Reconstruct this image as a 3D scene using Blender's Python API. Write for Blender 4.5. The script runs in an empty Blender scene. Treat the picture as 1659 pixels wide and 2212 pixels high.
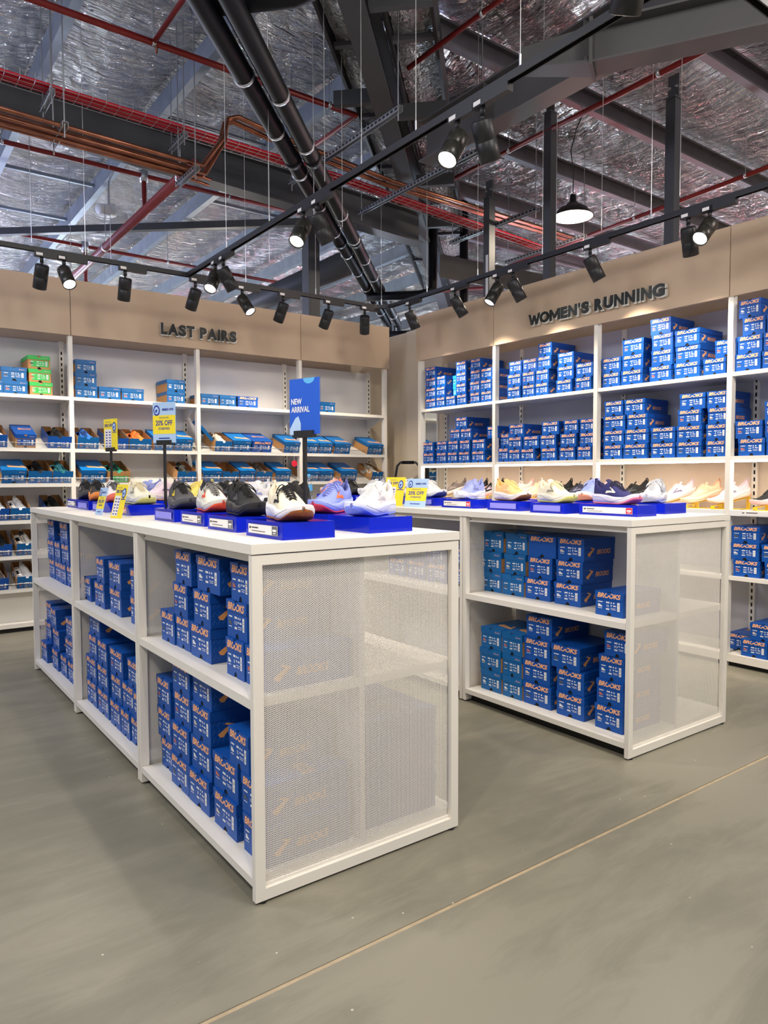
import bpy, bmesh, math, random
import numpy as np
from mathutils import Vector, Matrix, noise
random.seed(7)
SC = bpy.context.scene
COL = SC.collection
PI = math.pi
WORLD_STR = 0.36
EXPOSURE = 0.45
FOIL_D = 0.35
AREA_W = 60
SPOT_W = 38
LED_W = 2.0
GLINT_W = 110
# ------------------------------------------------------------------ camera
cam_d = bpy.data.cameras.new('camera'); cam = bpy.data.objects.new('camera', cam_d); COL.objects.link(cam)
SC.camera = cam
F_PX, IW, IH = 1551.68, 1659.0, 2212.0
cam_d.sensor_fit = 'VERTICAL'; cam_d.sensor_height = 36.0; cam_d.lens = 36.0 * F_PX / IH
cam_d.clip_start = 0.05; cam_d.clip_end = 200
YAW, PITCH, ROLL = -0.6335, -0.0495, -0.0028
fw = Vector((-math.sin(YAW)*math.cos(PITCH), math.cos(YAW)*math.cos(PITCH), math.sin(PITCH)))
rt = Vector((math.cos(YAW), math.sin(YAW), 0)); up = rt.cross(fw)
r2 = rt*math.cos(ROLL) + up*math.sin(ROLL); u2 = up*math.cos(ROLL) - rt*math.sin(ROLL)
cam.matrix_world = Matrix(((r2.x, u2.x, -fw.x, -0.9408), (r2.y, u2.y, -fw.y, -1.9476), (r2.z, u2.z, -fw.z, 1.3018), (0, 0, 0, 1)))
# ------------------------------------------------------------------ world and exposure
wd = bpy.data.worlds.new('world'); SC.world = wd; wd.use_nodes = True
bg = wd.node_tree.nodes['Background']; bg.inputs[0].default_value = (0.90, 0.94, 1.0, 1); bg.inputs[1].default_value = WORLD_STR
SC.view_settings.view_transform = 'Standard'; SC.view_settings.look = 'None'
SC.view_settings.exposure = EXPOSURE; SC.view_settings.gamma = 1.0; SC.view_settings.use_curve_mapping = False
def spot(loc, aim, watts, ang=70, blend=.7, col=(1, .86, .69), r=.035):
    d = bpy.data.lights.new('spot_light', 'SPOT'); d.energy = watts; d.spot_size = math.radians(ang); d.spot_blend = blend
    d.color = col; d.shadow_soft_size = r
    o = bpy.data.objects.new('spot_light', d); COL.objects.link(o); o.location = loc
    o.rotation_euler = (Vector(aim)-Vector(loc)).to_track_quat('-Z', 'Y').to_euler(); return o
def area(loc, aim, watts, sx, sy, col):
    d = bpy.data.lights.new('soft_area_light', 'AREA'); d.energy = watts; d.shape = 'RECTANGLE'; d.size = sx; d.size_y = sy; d.color = col
    o = bpy.data.objects.new('soft_area_light', d); COL.objects.link(o); o.location = loc
    o.rotation_euler = (Vector(aim)-Vector(loc)).to_track_quat('-Z', 'Y').to_euler(); return o
# soft area lights added unseen behind and beside the viewer, for general shop light
for q in ((-2.6, -2.4, (1, .95, .88)), (1.2, -2.6, (1, .95, .88)), (-2.8, 2.4, (.92, .96, 1.0)), (4.9, -2.4, (1, .93, .86))):
    area((q[0], q[1], 4.5), (q[0]*.4+.5, q[1]*.3+.5, 0), AREA_W, 1.2, 1.2, q[2])
def glint_light(loc, watts, col, r=.25):
    d = bpy.data.lights.new('foil_glint_light', 'POINT'); d.energy = watts; d.color = col; d.shadow_soft_size = r
    o = bpy.data.objects.new('foil_glint_light', d); COL.objects.link(o); o.location = loc
# unseen point lights added so the foil glints and the roof brightens
for (bx_, by_, bz_, k, c) in ((-1.8, 8.6, 3.2, 1.7, (.50, .60, 1.0)), (.3, 10.6, 3.1, 2.0, (.62, .64, 1.0)), (2.2, 12.5, 3.0, 2.2, (.78, .88, 1.0)), (4.6, 10.8, 3.0, 1.0, (1, .90, .80)), (.2, 15.5, 3.0, 1.6, (1, .88, .74)),
        (-3.2, 4.0, 4.2, .8, (.62, .60, 1.0)), (8.6, 5.6, 3.0, .7, (1, .16, .2)), (7.4, 6.8, 3.1, 1.0, (.62, .80, 1.0)), (9.6, 4.4, 3.0, .5, (1, .34, .4)), (11.6, 4.0, 3.0, 1.4, (.95, .92, 1.0)), (12.5, 1.4, 3.0, 1.3, (1, .80, .56)),
        (13.5, 8.5, 3.2, 1.8, (.86, .92, 1.0)), (6.5, 8.6, 3.0, .8, (.75, .82, 1.0)), (1.6, -2.8, 3.6, .6, (1, .95, .9)), (5.6, -2.6, 4.0, .4, (1, .5, .5))):
    glint_light((bx_, by_, bz_), GLINT_W*k, c, .12)
# ------------------------------------------------------------------ materials
MATS = {}
def srgb(r, g, b):
    f = lambda c: ((c/255)/12.92 if c/255 <= .04045 else (((c/255)+.055)/1.055)**2.4)
    return (f(r), f(g), f(b))
def mat(name, col, rough=.5, metal=0.0, var=0.0, vscale=6.0, bump=0.0, bscale=40.0, emit=None, estr=0, trans=0, alpha=1, coat=0, ior=1.45, stretch=None, spec=None):
    if name in MATS: return MATS[name]
    m = bpy.data.materials.new(name); m.use_nodes = True; MATS[name] = m
    nt = m.node_tree; b = nt.nodes['Principled BSDF']
    b.inputs['Base Color'].default_value = (*col, 1); b.inputs['Roughness'].default_value = rough; b.inputs['Metallic'].default_value = metal
    b.inputs['IOR'].default_value = ior
    if trans: b.inputs['Transmission Weight'].default_value = trans
    if alpha < 1: b.inputs['Alpha'].default_value = alpha
    if coat: b.inputs['Coat Weight'].default_value = coat
    if spec is not None: b.inputs['Specular IOR Level'].default_value = spec
    if emit: b.inputs['Emission Color'].default_value = (*emit, 1); b.inputs['Emission Strength'].default_value = estr
    tc = nt.nodes.new('ShaderNodeTexCoord')
    src = tc.outputs['Object']
    if stretch:
        mp = nt.nodes.new('ShaderNodeMapping'); mp.inputs['Scale'].default_value = stretch; nt.links.new(src, mp.inputs[0]); src = mp.outputs[0]
    if var:
        n = nt.nodes.new('ShaderNodeTexNoise'); n.inputs['Scale'].default_value = vscale; n.inputs['Detail'].default_value = 4
        nt.links.new(src, n.inputs['Vector'])
        r = nt.nodes.new('ShaderNodeValToRGB'); r.color_ramp.elements[0].position = .3; r.color_ramp.elements[1].position = .7
        r.color_ramp.elements[0].color = (*[max(0, c*(1-var)) for c in col], 1); r.color_ramp.elements[1].color = (*[min(1, c*(1+var)) for c in col], 1)
        nt.links.new(n.outputs[0], r.inputs[0]); nt.links.new(r.outputs[0], b.inputs['Base Color'])
    if bump:
        n2 = nt.nodes.new('ShaderNodeTexNoise'); n2.inputs['Scale'].default_value = bscale; n2.inputs['Detail'].default_value = 3
        nt.links.new(src, n2.inputs['Vector'])
        bp = nt.nodes.new('ShaderNodeBump'); bp.inputs['Strength'].default_value = bump; bp.inputs['Distance'].default_value = .01
        nt.links.new(n2.outputs[0], bp.inputs['Height']); nt.links.new(bp.outputs[0], b.inputs['Normal'])
    return m
M_white = mat('painted_white_metal', (.80, .76, .69), .42, var=.02)
M_shelf = mat('white_shelf_laminate', (.80, .765, .70), .45, var=.025, vscale=3)
M_back = mat('grey_white_back_panel', (.66, .65, .66), .6, var=.02)
M_backW = mat('lilac_grey_back_panel', (.50, .49, .53), .6, var=.02)
M_perfback = mat('beige_perforated_back', (.70, .58, .47), .6, bump=.5, bscale=260)
M_dark = mat('hole_shade_black', (.006, .006, .007), .8)  # black paints the shade inside slots and box notches
M_kick = mat('black_kick_plate', (.012, .012, .012), .6)
M_black = mat('satin_black_metal', (.014, .014, .016), .42)
M_blackpipe = mat('black_pvc_pipe', (.005, .0055, .008), .5, var=.2, spec=.18)
M_steel = mat('charcoal_painted_steel', (.055, .058, .066), .5, var=.12, vscale=2)
M_steelw = mat('warm_charcoal_steel', (.075, .072, .074), .5, var=.12, vscale=2)
M_galv = mat('galvanised_purlin', (.20, .235, .28), .5, .35, var=.12, vscale=5)
M_galvd = mat('dull_galvanised_purlin', (.13, .125, .145), .55, .3, var=.12, vscale=5)
M_zinc = mat('zinc_strut', (.5, .52, .55), .35, .9)
M_red = mat('red_sprinkler_pipe', srgb(122, 22, 20), .42, var=.12)
M_redb = mat('red_oxide_pipe', srgb(130, 52, 56), .5, var=.12)
M_cable = mat('red_cable', srgb(205, 18, 44), .45)
M_copper = mat('copper_pipe', (.34, .14, .085), .30, 1.0, var=.3, vscale=9)
M_fascia = mat('taupe_plaster_fascia', srgb(196, 172, 147), .7, var=.07, vscale=2.2, bump=.08, bscale=12)
M_cream = mat('cream_painted_wall', srgb(214, 200, 178), .7, var=.02)
M_letter = mat('black_letter_face', (.010, .012, .011), .45)
M_letside = mat('ivory_letter_edge', (.72, .70, .64), .5)
M_sealant = mat('tan_joint_sealant', srgb(178, 160, 132), .8, var=.1, vscale=30)
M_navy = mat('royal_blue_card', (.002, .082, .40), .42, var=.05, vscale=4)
M_navyd = mat('shaded_blue_card', (.002, .058, .30), .45, var=.05, vscale=4)  # darker copy of the box blue; side shade put into the colour
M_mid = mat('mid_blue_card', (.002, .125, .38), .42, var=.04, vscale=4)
M_midtop = mat('lit_blue_card_top', (.004, .19, .58), .38, var=.03)  # brighter copy of the mid blue; light on lid tops put into the colour
M_light = mat('sky_blue_card', (.02, .34, .80), .45, var=.03)
M_green = mat('green_card', srgb(58, 190, 90), .5, var=.03)
M_kraft = mat('brown_kraft_card', srgb(190, 138, 84), .75, var=.10, vscale=24)
M_kraftin = mat('kraft_inside', srgb(158, 112, 66), .8, var=.06, vscale=20)
M_orange = mat('orange_print', srgb(255, 186, 130), .5)
M_copperprint = mat('dull_orange_print', srgb(226, 156, 92), .5)
M_wprint = mat('white_print', (.82, .82, .84), .5)
M_gprint = mat('grey_print', (.16, .16, .18), .5)
M_pinkprint = mat('pale_pink_print', srgb(230, 180, 170), .5)
M_paper = mat('label_paper', (.84, .80, .78), .5)
M_redtag = mat('red_price_patch', srgb(214, 30, 60), .5)
M_ink = mat('dark_ink', (.03, .03, .04), .5)
M_mirror = mat('mirror_glass', (.82, .86, .84), .03, 1.0)
M_yellow = mat('yellow_acrylic', srgb(250, 214, 20), .25, coat=.4)
M_signblue = mat('poster_blue', srgb(38, 92, 205), .3, var=.06, vscale=3)
M_signlight = mat('poster_pale_blue', srgb(176, 205, 240), .3)
M_signyel = mat('poster_yellow', srgb(245, 222, 50), .35)
M_signnavy = mat('poster_navy_ink', srgb(28, 48, 150), .4)
M_signcyan = mat('poster_cyan', srgb(96, 178, 235), .35)
M_tube = mat('lit_led_strip', (1, 1, 1), .5, emit=(1, .9, .78), estr=6)
M_lens = mat('lit_lamp_lens', (1, 1, 1), .4, emit=(1, .96, .9), estr=14)
M_lensoff = mat('lamp_lens_rim', (.3, .3, .3), .3)
M_lampbody_lit = mat('lit_side_lamp_body', (.035, .033, .028), .32, .3)  # lighter, warmer copy of the lamp black; light on lit heads put into colour
M_whitepl = mat('white_plastic', (.78, .79, .80), .4)
M_enamel = mat('cream_lamp_enamel', (.85, .76, .66), .5, emit=(1, .82, .62), estr=.55)
M_wire = mat('galvanised_wire', (.55, .55, .55), .4, .8)
M_meshw = mat('roof_safety_mesh', (.05, .05, .055), .5, .5)
M_clear = None
def mk_clear():
    m = bpy.data.materials.new('clear_acrylic'); m.use_nodes = True; nt = m.node_tree
    for n in list(nt.nodes): nt.nodes.remove(n)
    o = nt.nodes.new('ShaderNodeOutputMaterial'); t = nt.nodes.new('ShaderNodeBsdfTransparent'); g = nt.nodes.new('ShaderNodeBsdfGlossy'); mx = nt.nodes.new('ShaderNodeMixShader')
    t.inputs[0].default_value = (.93, .95, .97, 1); g.inputs['Roughness'].default_value = .05; mx.inputs[0].default_value = .08
    nt.links.new(t.outputs[0], mx.inputs[1]); nt.links.new(g.outputs[0], mx.inputs[2]); nt.links.new(mx.outputs[0], o.inputs[0]); return m
M_clear = mk_clear()
def mk_acrylic():
    m = bpy.data.materials.new('blue_tinted_acrylic'); m.use_nodes = True; nt = m.node_tree
    for n in list(nt.nodes): nt.nodes.remove(n)
    o = nt.nodes.new('ShaderNodeOutputMaterial'); t = nt.nodes.new('ShaderNodeBsdfTransparent'); d = nt.nodes.new('ShaderNodeBsdfTranslucent'); df = nt.nodes.new('ShaderNodeBsdfDiffuse')
    g = nt.nodes.new('ShaderNodeBsdfGlossy'); a = nt.nodes.new('ShaderNodeMixShader'); b = nt.nodes.new('ShaderNodeMixShader'); c = nt.nodes.new('ShaderNodeMixShader'); fr = nt.nodes.new('ShaderNodeFresnel')
    t.inputs[0].default_value = (.30, .40, 1.0, 1); d.inputs[0].default_value = (.02, .05, 1.0, 1); df.inputs[0].default_value = (.015, .045, 1.0, 1)
    g.inputs['Roughness'].default_value = .06; a.inputs[0].default_value = .75; b.inputs[0].default_value = .56; fr.inputs[0].default_value = 1.35
    nt.links.new(d.outputs[0], a.inputs[1]); nt.links.new(df.outputs[0], a.inputs[2])
    nt.links.new(t.outputs[0], b.inputs[1]); nt.links.new(a.outputs[0], b.inputs[2])
    nt.links.new(fr.outputs[0], c.inputs[0]); nt.links.new(b.outputs[0], c.inputs[1]); nt.links.new(g.outputs[0], c.inputs[2]); nt.links.new(c.outputs[0], o.inputs[0]); return m
M_acryl = mk_acrylic()
def mk_speckle():
    m = mat('speckled_kraft_card', srgb(196, 146, 92), .75); nt = m.node_tree; b = nt.nodes['Principled BSDF']
    tc = nt.nodes.new('ShaderNodeTexCoord'); v = nt.nodes.new('ShaderNodeTexVoronoi'); v.inputs['Scale'].default_value = 55; nt.links.new(tc.outputs['Object'], v.inputs['Vector'])
    r = nt.nodes.new('ShaderNodeValToRGB'); r.color_ramp.interpolation = 'CONSTANT'; r.color_ramp.elements[0].color = (*srgb(48, 44, 60), 1); r.color_ramp.elements[1].position = .20; r.color_ramp.elements[1].color = (*srgb(196, 146, 92), 1)
    nt.links.new(v.outputs['Distance'], r.inputs[0]); nt.links.new(r.outputs[0], b.inputs['Base Color']); return m
M_speck = mk_speckle()
def mk_floor():
    m = bpy.data.materials.new('polished_concrete'); m.use_nodes = True; MATS['polished_concrete'] = m; nt = m.node_tree; b = nt.nodes['Principled BSDF']
    tc = nt.nodes.new('ShaderNodeTexCoord')
    n1 = nt.nodes.new('ShaderNodeTexNoise'); n1.inputs['Scale'].default_value = .7; n1.inputs['Detail'].default_value = 5; n1.inputs['Distortion'].default_value = .3
    mp = nt.nodes.new('ShaderNodeMapping'); mp.inputs['Scale'].default_value = (.8, 3.2, 1); mp.inputs['Rotation'].default_value = (0, 0, -.5)
    n2 = nt.nodes.new('ShaderNodeTexNoise'); n2.inputs['Scale'].default_value = 2.2; n2.inputs['Detail'].default_value = 10; n2.inputs['Roughness'].default_value = .68; n2.inputs['Distortion'].default_value = .5
    nt.links.new(tc.outputs['Object'], n1.inputs['Vector']); nt.links.new(tc.outputs['Object'], mp.inputs[0]); nt.links.new(mp.outputs[0], n2.inputs['Vector'])
    ad = nt.nodes.new('ShaderNodeMath'); ad.operation = 'ADD'; ml = nt.nodes.new('ShaderNodeMath'); ml.operation = 'MULTIPLY'; ml.inputs[1].default_value = .8
    nt.links.new(n2.outputs[0], ml.inputs[0]); nt.links.new(n1.outputs[0], ad.inputs[0]); nt.links.new(ml.outputs[0], ad.inputs[1])
    r = nt.nodes.new('ShaderNodeValToRGB'); e = r.color_ramp.elements
    e[0].position = .55; e[0].color = (*srgb(112, 110, 98), 1); e[1].position = 1.0; e[1].color = (*srgb(140, 136, 121), 1)
    x = e.new(.85); x.color = (*srgb(126, 123, 109), 1)
    nt.links.new(ad.outputs[0], r.inputs[0]); 
    v = nt.nodes.new('ShaderNodeTexVoronoi'); v.inputs['Scale'].default_value = 9; nt.links.new(tc.outputs['Object'], v.inputs['Vector'])
    rr = nt.nodes.new('ShaderNodeValToRGB'); rr.color_ramp.interpolation = 'CONSTANT'; rr.color_ramp.elements[0].color = (1, 1, 1, 1); rr.color_ramp.elements[1].position = .028; rr.color_ramp.elements[1].color = (0, 0, 0, 1)
    nt.links.new(v.outputs['Distance'], rr.inputs[0])
    mx = nt.nodes.new('ShaderNodeMixRGB'); mx.inputs[2].default_value = (*srgb(196, 190, 172), 1); nt.links.new(rr.outputs[0], mx.inputs[0]); nt.links.new(r.outputs[0], mx.inputs[1])
    nt.links.new(mx.outputs[0], b.inputs['Base Color'])
    b.inputs['Roughness'].default_value = .38; b.inputs['Specular IOR Level'].default_value = .4
    bp = nt.nodes.new('ShaderNodeBump'); bp.inputs['Strength'].default_value = .04; nt.links.new(n2.outputs[0], bp.inputs['Height']); nt.links.new(bp.outputs[0], b.inputs['Normal'])
    return m
M_floor = mk_floor()
def mk_foil(name, stretch, tint):
    m = bpy.data.materials.new(name); m.use_nodes = True; nt = m.node_tree; b = nt.nodes['Principled BSDF']
    b.inputs['Base Color'].default_value = (*tint, 1); b.inputs['Metallic'].default_value = 1.0; b.inputs['Roughness'].default_value = .15
    tc = nt.nodes.new('ShaderNodeTexCoord'); mp = nt.nodes.new('ShaderNodeMapping'); mp.inputs['Scale'].default_value = stretch
    nt.links.new(tc.outputs['Object'], mp.inputs[0])
    n = nt.nodes.new('ShaderNodeTexNoise'); n.inputs['Scale'].default_value = 3.0; n.inputs['Detail'].default_value = 4; n.inputs['Roughness'].default_value = .55; n.inputs['Distortion'].default_value = 1.0
    nt.links.new(mp.outputs[0], n.inputs['Vector'])
    v = nt.nodes.new('ShaderNodeTexVoronoi'); v.inputs['Scale'].default_value = 5.0; v.feature = 'DISTANCE_TO_EDGE'; nt.links.new(mp.outputs[0], v.inputs['Vector'])
    ad = nt.nodes.new('ShaderNodeMath'); ad.operation = 'MULTIPLY_ADD'; ad.inputs[1].default_value = .12
    nt.links.new(v.outputs['Distance'], ad.inputs[0]); nt.links.new(n.outputs[0], ad.inputs[2])
    bp = nt.nodes.new('ShaderNodeBump'); bp.inputs['Strength'].default_value = 1.0; bp.inputs['Distance'].default_value = FOIL_D
    nt.links.new(ad.outputs[0], bp.inputs['Height']); nt.links.new(bp.outputs[0], b.inputs['Normal']); return m
M_foilL = mk_foil('crumpled_foil_insulation', (.55, 4.2, 1), (.68, .69, .72))
M_foilR = mk_foil('crumpled_foil_insulation_right', (4.2, .55, 1), (.66, .65, .66))
M_foilD = mk_foil('ribbed_foil_duct_wrap', (5, 5, 5), (.60, .60, .61))
M_foilD.node_tree.nodes['Principled BSDF'].inputs['Metallic'].default_value = .55; M_foilD.node_tree.nodes['Principled BSDF'].inputs['Roughness'].default_value = .35
# ------------------------------------------------------------------ mesh helpers
class MB:
    def __init__(s): s.v = []; s.f = []; s.m = []
    def add(s, vs, fs, m=0):
        n = len(s.v); s.v += [tuple(p) for p in vs]; s.f += [tuple(i+n for i in f) for f in fs]; s.m += [m]*len(fs); return s
    def box(s, x0, x1, y0, y1, z0, z1, m=0):
        return s.add([(x0,y0,z0),(x1,y0,z0),(x1,y1,z0),(x0,y1,z0),(x0,y0,z1),(x1,y0,z1),(x1,y1,z1),(x0,y1,z1)],
                     [(0,3,2,1),(4,5,6,7),(0,1,5,4),(1,2,6,5),(2,3,7,6),(3,0,4,7)], m)
    def ext(s, pts, vec, m=0, caps=True):
        n = len(pts); vs = [Vector(p) for p in pts] + [Vector(p)+Vector(vec) for p in pts]
        fs = [(i, (i+1) % n, n+(i+1) % n, n+i) for i in range(n)]
        if caps: fs += [tuple(range(n-1, -1, -1)), tuple(range(n, 2*n))]
        return s.add(vs, fs, m)
    def tube(s, pts, r, n=8, m=0, cap=True):
        P = [Vector(p) for p in pts]; vs = []; fs = []
        rr = r if isinstance(r, (list, tuple)) else [r]*len(P)
        a = None
        for i, p in enumerate(P):
            t = (P[min(i+1, len(P)-1)]-P[max(i-1, 0)]).normalized()
            if a is None: a = t.cross(Vector((0, 0, 1))); a = a if a.length > 1e-3 else t.cross(Vector((1, 0, 0)))
            a = (a - t*a.dot(t)).normalized(); b = t.cross(a)
            vs += [p + (a*math.cos(2*PI*k/n) + b*math.sin(2*PI*k/n))*rr[i] for k in range(n)]
        for i in range(len(P)-1):
            for k in range(n): fs.append((i*n+k, i*n+(k+1) % n, (i+1)*n+(k+1) % n, (i+1)*n+k))
        if cap: fs += [tuple(range(n-1, -1, -1)), tuple(range((len(P)-1)*n, len(P)*n))]
        return s.add(vs, fs, m)
    def lathe(s, prof, n=24, m=0, c=(0, 0, 0)):
        vs = [(c[0]+r*math.cos(2*PI*k/n), c[1]+r*math.sin(2*PI*k/n), c[2]+z) for r, z in prof for k in range(n)]
        fs = [(i*n+k, i*n+(k+1) % n, (i+1)*n+(k+1) % n, (i+1)*n+k) for i in range(len(prof)-1) for k in range(n)]
        return s.add(vs, fs, m)
    def mesh(s, name, mats, smooth=False):
        me = bpy.data.meshes.new(name); me.from_pydata(s.v, [], s.f)
        for m in (mats if isinstance(mats, (list, tuple)) else [mats]): me.materials.append(m)
        if len(set(s.m)) > 1: me.polygons.foreach_set('material_index', s.m)
        if smooth: me.polygons.foreach_set('use_smooth', [True]*len(s.f))
        me.update(); return me
    def build(s, name, mats, parent=None, smooth=False, loc=None):
        return obj(name, s.mesh(name, mats, smooth), parent, loc)
def obj(name, me, parent=None, loc=None, rot=None):
    o = bpy.data.objects.new(name, me); COL.objects.link(o)
    if parent: o.parent = parent
    if loc: o.location = loc
    if rot: o.rotation_euler = rot
    return o
def tag(o, label, cat, group=None, kind=None):
    o['label'] = label
    if cat: o['category'] = cat
    if group: o['group'] = group
    if kind: o['kind'] = kind
    return o
def struct(o, label=None):
    o['kind'] = 'structure'
    if label: o['label'] = label
    return o
def thing(name, label, cat, loc=(0, 0, 0), rot=(0, 0, 0), group=None):
    o = bpy.data.objects.new(name, None); COL.objects.link(o); o.empty_display_size = .05
    o.location = loc; o.rotation_euler = rot; return tag(o, label, cat, group)
_txt = {}
def text_mesh(body, size, m, ext=0.0, off=0.0, shear=0.0, align='CENTER', res=3, space=1.0):
    k = (body, size, m.name, ext, off, shear, align, space)
    if k in _txt: return _txt[k]
    c = bpy.data.curves.new('lettering', 'FONT'); c.body = body; c.size = size; c.extrude = ext; c.offset = off; c.shear = shear
    c.align_x = align; c.align_y = 'CENTER'; c.resolution_u = res; c.space_character = space
    o = bpy.data.objects.new('lettering', c); COL.objects.link(o)
    dg = bpy.context.evaluated_depsgraph_get(); me = bpy.data.meshes.new_from_object(o.evaluated_get(dg))
    bpy.data.objects.remove(o); bpy.data.curves.remove(c); me.materials.clear(); me.materials.append(m); me.name = 'lettering'
    _txt[k] = me; return me
def fit_text(body, w, h, m, **kw):
    """text mesh stretched to w x h, lying in the xy plane, centred"""
    k = ('fit', body, w, h, m.name, tuple(sorted(kw.items())))
    if k in _txt: return _txt[k]
    me = text_mesh(body, 1.0, m, **kw).copy()
    co = np.empty(len(me.vertices)*3, dtype=np.float32); me.vertices.foreach_get('co', co); co = co.reshape(-1, 3)
    lo, hi = co.min(0), co.max(0)
    co[:, 0] = (co[:, 0]-(lo[0]+hi[0])/2)*w/(hi[0]-lo[0]); co[:, 1] = (co[:, 1]-(lo[1]+hi[1])/2)*h/(hi[1]-lo[1])
    me.vertices.foreach_set('co', co.ravel()); me.update(); _txt[k] = me; return me
def xform_mesh(me, mtx, name=None):
    me = me.copy(); me.transform(mtx)
    if name: me.name = name
    return me
def merge(parts, name):
    """join (mesh, matrix) pairs into one mesh, keeping materials"""
    vs = []; fs = []; mi = []; mats = []
    for me, mx in parts:
        n = len(vs); vs += [tuple(mx @ v.co) for v in me.vertices]
        idx = []
        for m in me.materials:
            if m not in mats: mats.append(m)
            idx.append(mats.index(m))
        for p in me.polygons: fs.append(tuple(i+n for i in p.vertices)); mi.append(idx[p.material_index])
    me = bpy.data.meshes.new(name); me.from_pydata(vs, [], fs)
    for m in mats: me.materials.append(m)
    me.polygons.foreach_set('material_index', mi); me.update(); return me
STAND = Matrix.Rotation(PI/2, 4, 'X')          # xy text plane -> upright, facing -y
# ------------------------------------------------------------------ the setting
FZ = -0.008
def floor_slab(name, x0, x1, y0, y1):
    return MB().box(x0, x1, y0, y1, FZ-.12, FZ)
fl = MB().box(-9, 26, -9, -.358, FZ-.12, FZ).box(-9, 26, -.343, 26, FZ-.12, FZ).box(-9, 26, -.358, -.343, FZ-.12, FZ-.02)
floor = struct(fl.build('floor', M_floor), 'polished grey concrete floor with a sealed saw-cut joint')
MB().box(-9, 26, -.3578, -.3432, FZ-.02, FZ-.0025).build('joint_sealant', M_sealant, floor)
wr = struct(MB().box(4.30, 4.40, -6, 4.735, FZ, 2.985).box(4.325, 4.40, 4.735, 5.16, FZ, 2.985).build('wall_right', M_cream), 'cream plaster wall behind the right-hand shelving')
wb = struct(MB().box(-7, 4.40, 5.16, 5.26, FZ, 2.985).build('wall_back', M_cream), 'cream plaster wall behind the left-hand shelving')
# mirror and round grille on the right wall by the corner
t = thing('wall_mirror', 'tall narrow mirror on cream wall beside the corner end of shelving', 'mirror', (4.30, 4.30, 0))
MB().box(-.012, -.006, -.13, .17, .35, 2.02).build('mirror_pane', M_mirror, t)
MB().box(-.02, -.001, -.15, -.13, .33, 2.04).box(-.02, -.001, .17, .19, .33, 2.04).box(-.02, -.001, -.13, .17, .33, .35).box(-.02, -.001, -.13, .17, 2.02, 2.04).build('mirror_frame', M_white, t)
t = MB()
t.lathe([(0, 0), (.075, 0), (.075, .01), (0, .01)], 24)
g = t.build('wall_grille', M_back); g.location = (4.298, 4.33, 2.36); g.rotation_euler = (0, -PI/2, 0)
tag(g, 'round pale grey grille on cream wall above the mirror', 'vent')
# ---- roof: foil panels between purlins, purlins
RZ = 5.2
ceil = struct(MB().box(-7, 26, -6, 26, RZ+.30, RZ+.36).build('ceiling', M_galvd), 'metal roof lined with crumpled silver foil insulation')
def foil_strip(a0, a1, left, n_across=8, step=.13, far=24.0):
    vs = []; fs = []; hi = far
    L = hi-(a0+a1)/2; n = max(4, int(min(L, 14)/step))
    for i in range(n_across+1):
        u = i/n_across; a = a0+(a1-a0)*u
        st = a+.45 if left else a-.45
        for j in range(n+1):
            v = (j/n)**1.35; b = st+(hi-st)*v
            x, y = (a, b) if left else (b, a)
            w = noise.noise((x*1.6, y*6.5, 3.1) if left else (x*6.5, y*1.6, 9.3))
            w2 = noise.noise((x*3.3, y*2.9, 1.7))
            vs.append((x, y, RZ+.03-.07*math.sin(PI*u)+.030*w+.018*w2))
    for i in range(n_across):
        for j in range(n): fs.append((i*(n+1)+j, i*(n+1)+j+1, (i+1)*(n+1)+j+1, (i+1)*(n+1)+j))
    return MB().add(vs, fs)
PX = [-4.15, -2.98, -1.8, -.65, .51, 1.66, 2.93, 4.1, 5.3, 6.5, 7.7, 8.9, 10.1, 11.3, 12.5]
PY = [-4.35, -3.15, -1.95, -.75, .45, 1.65, 2.85, 4.05, 5.25, 6.45, 7.65, 8.85, 10.05, 11.25, 12.45]
for a0, a1 in zip(PX, PX[1:]): foil_strip(a0, a1, True).build('foil_panel', M_foilL, ceil, True)
for a0, a1 in zip(PY, PY[1:]): foil_strip(a0, a1, False).build('foil_panel', M_foilR, ceil, True)
foil_strip(-7, PX[0], True, 3, .5).build('foil_panel', M_foilL, ceil, True); foil_strip(PX[-1], 22, True, 8, .3).build('foil_panel', M_foilL, ceil, True)
foil_strip(-6, PY[0], False, 3, .5).build('foil_panel', M_foilR, ceil, True); foil_strip(PY[-1], 22, False, 8, .3).build('foil_panel', M_foilR, ceil, True)
mw = MB()                                                  # safety mesh under the foil
for k in range(-20, 110):
    q = k*.15
    if q > -2: mw.box(max(q-.4, .2), 16, q-.0007, q+.0007, RZ-.052, RZ-.05)
for k in range(0, 52): x = k*.3+.6; mw.box(x-.0007, x+.0007, -4, min(x+.45, 14), RZ-.052, RZ-.05)
mo = mw.build('safety_mesh', M_meshw, ceil); mo['kind'] = 'stuff'
def purlin(p0, p1, m, label, place):
    d = (Vector(p1)-Vector(p0)); s = Vector((d.y, -d.x, 0)).normalized(); b = MB(); P = Vector(p0)
    for (a, c, e, g) in ((0, .0, .004, .2), (0, 0, .075, .004), (0, .196, .075, .2), (.071, 0, .075, .02), (.071, .18, .075, .2)):
        pass
    def prof(s0, s1, z0, z1): b.ext([P+s*s0+Vector((0,0,z0)), P+s*s1+Vector((0,0,z0)), P+s*s1+Vector((0,0,z1)), P+s*s0+Vector((0,0,z1))], d)
    prof(0, .004, 0, .2); prof(.004, .08, 0, .004); prof(.004, .08, .196, .2); prof(.076, .08, .004, .022); prof(.076, .08, .178, .196)
    o = b.build('purlin', m); return tag(o, label, 'purlin', place)
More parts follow.
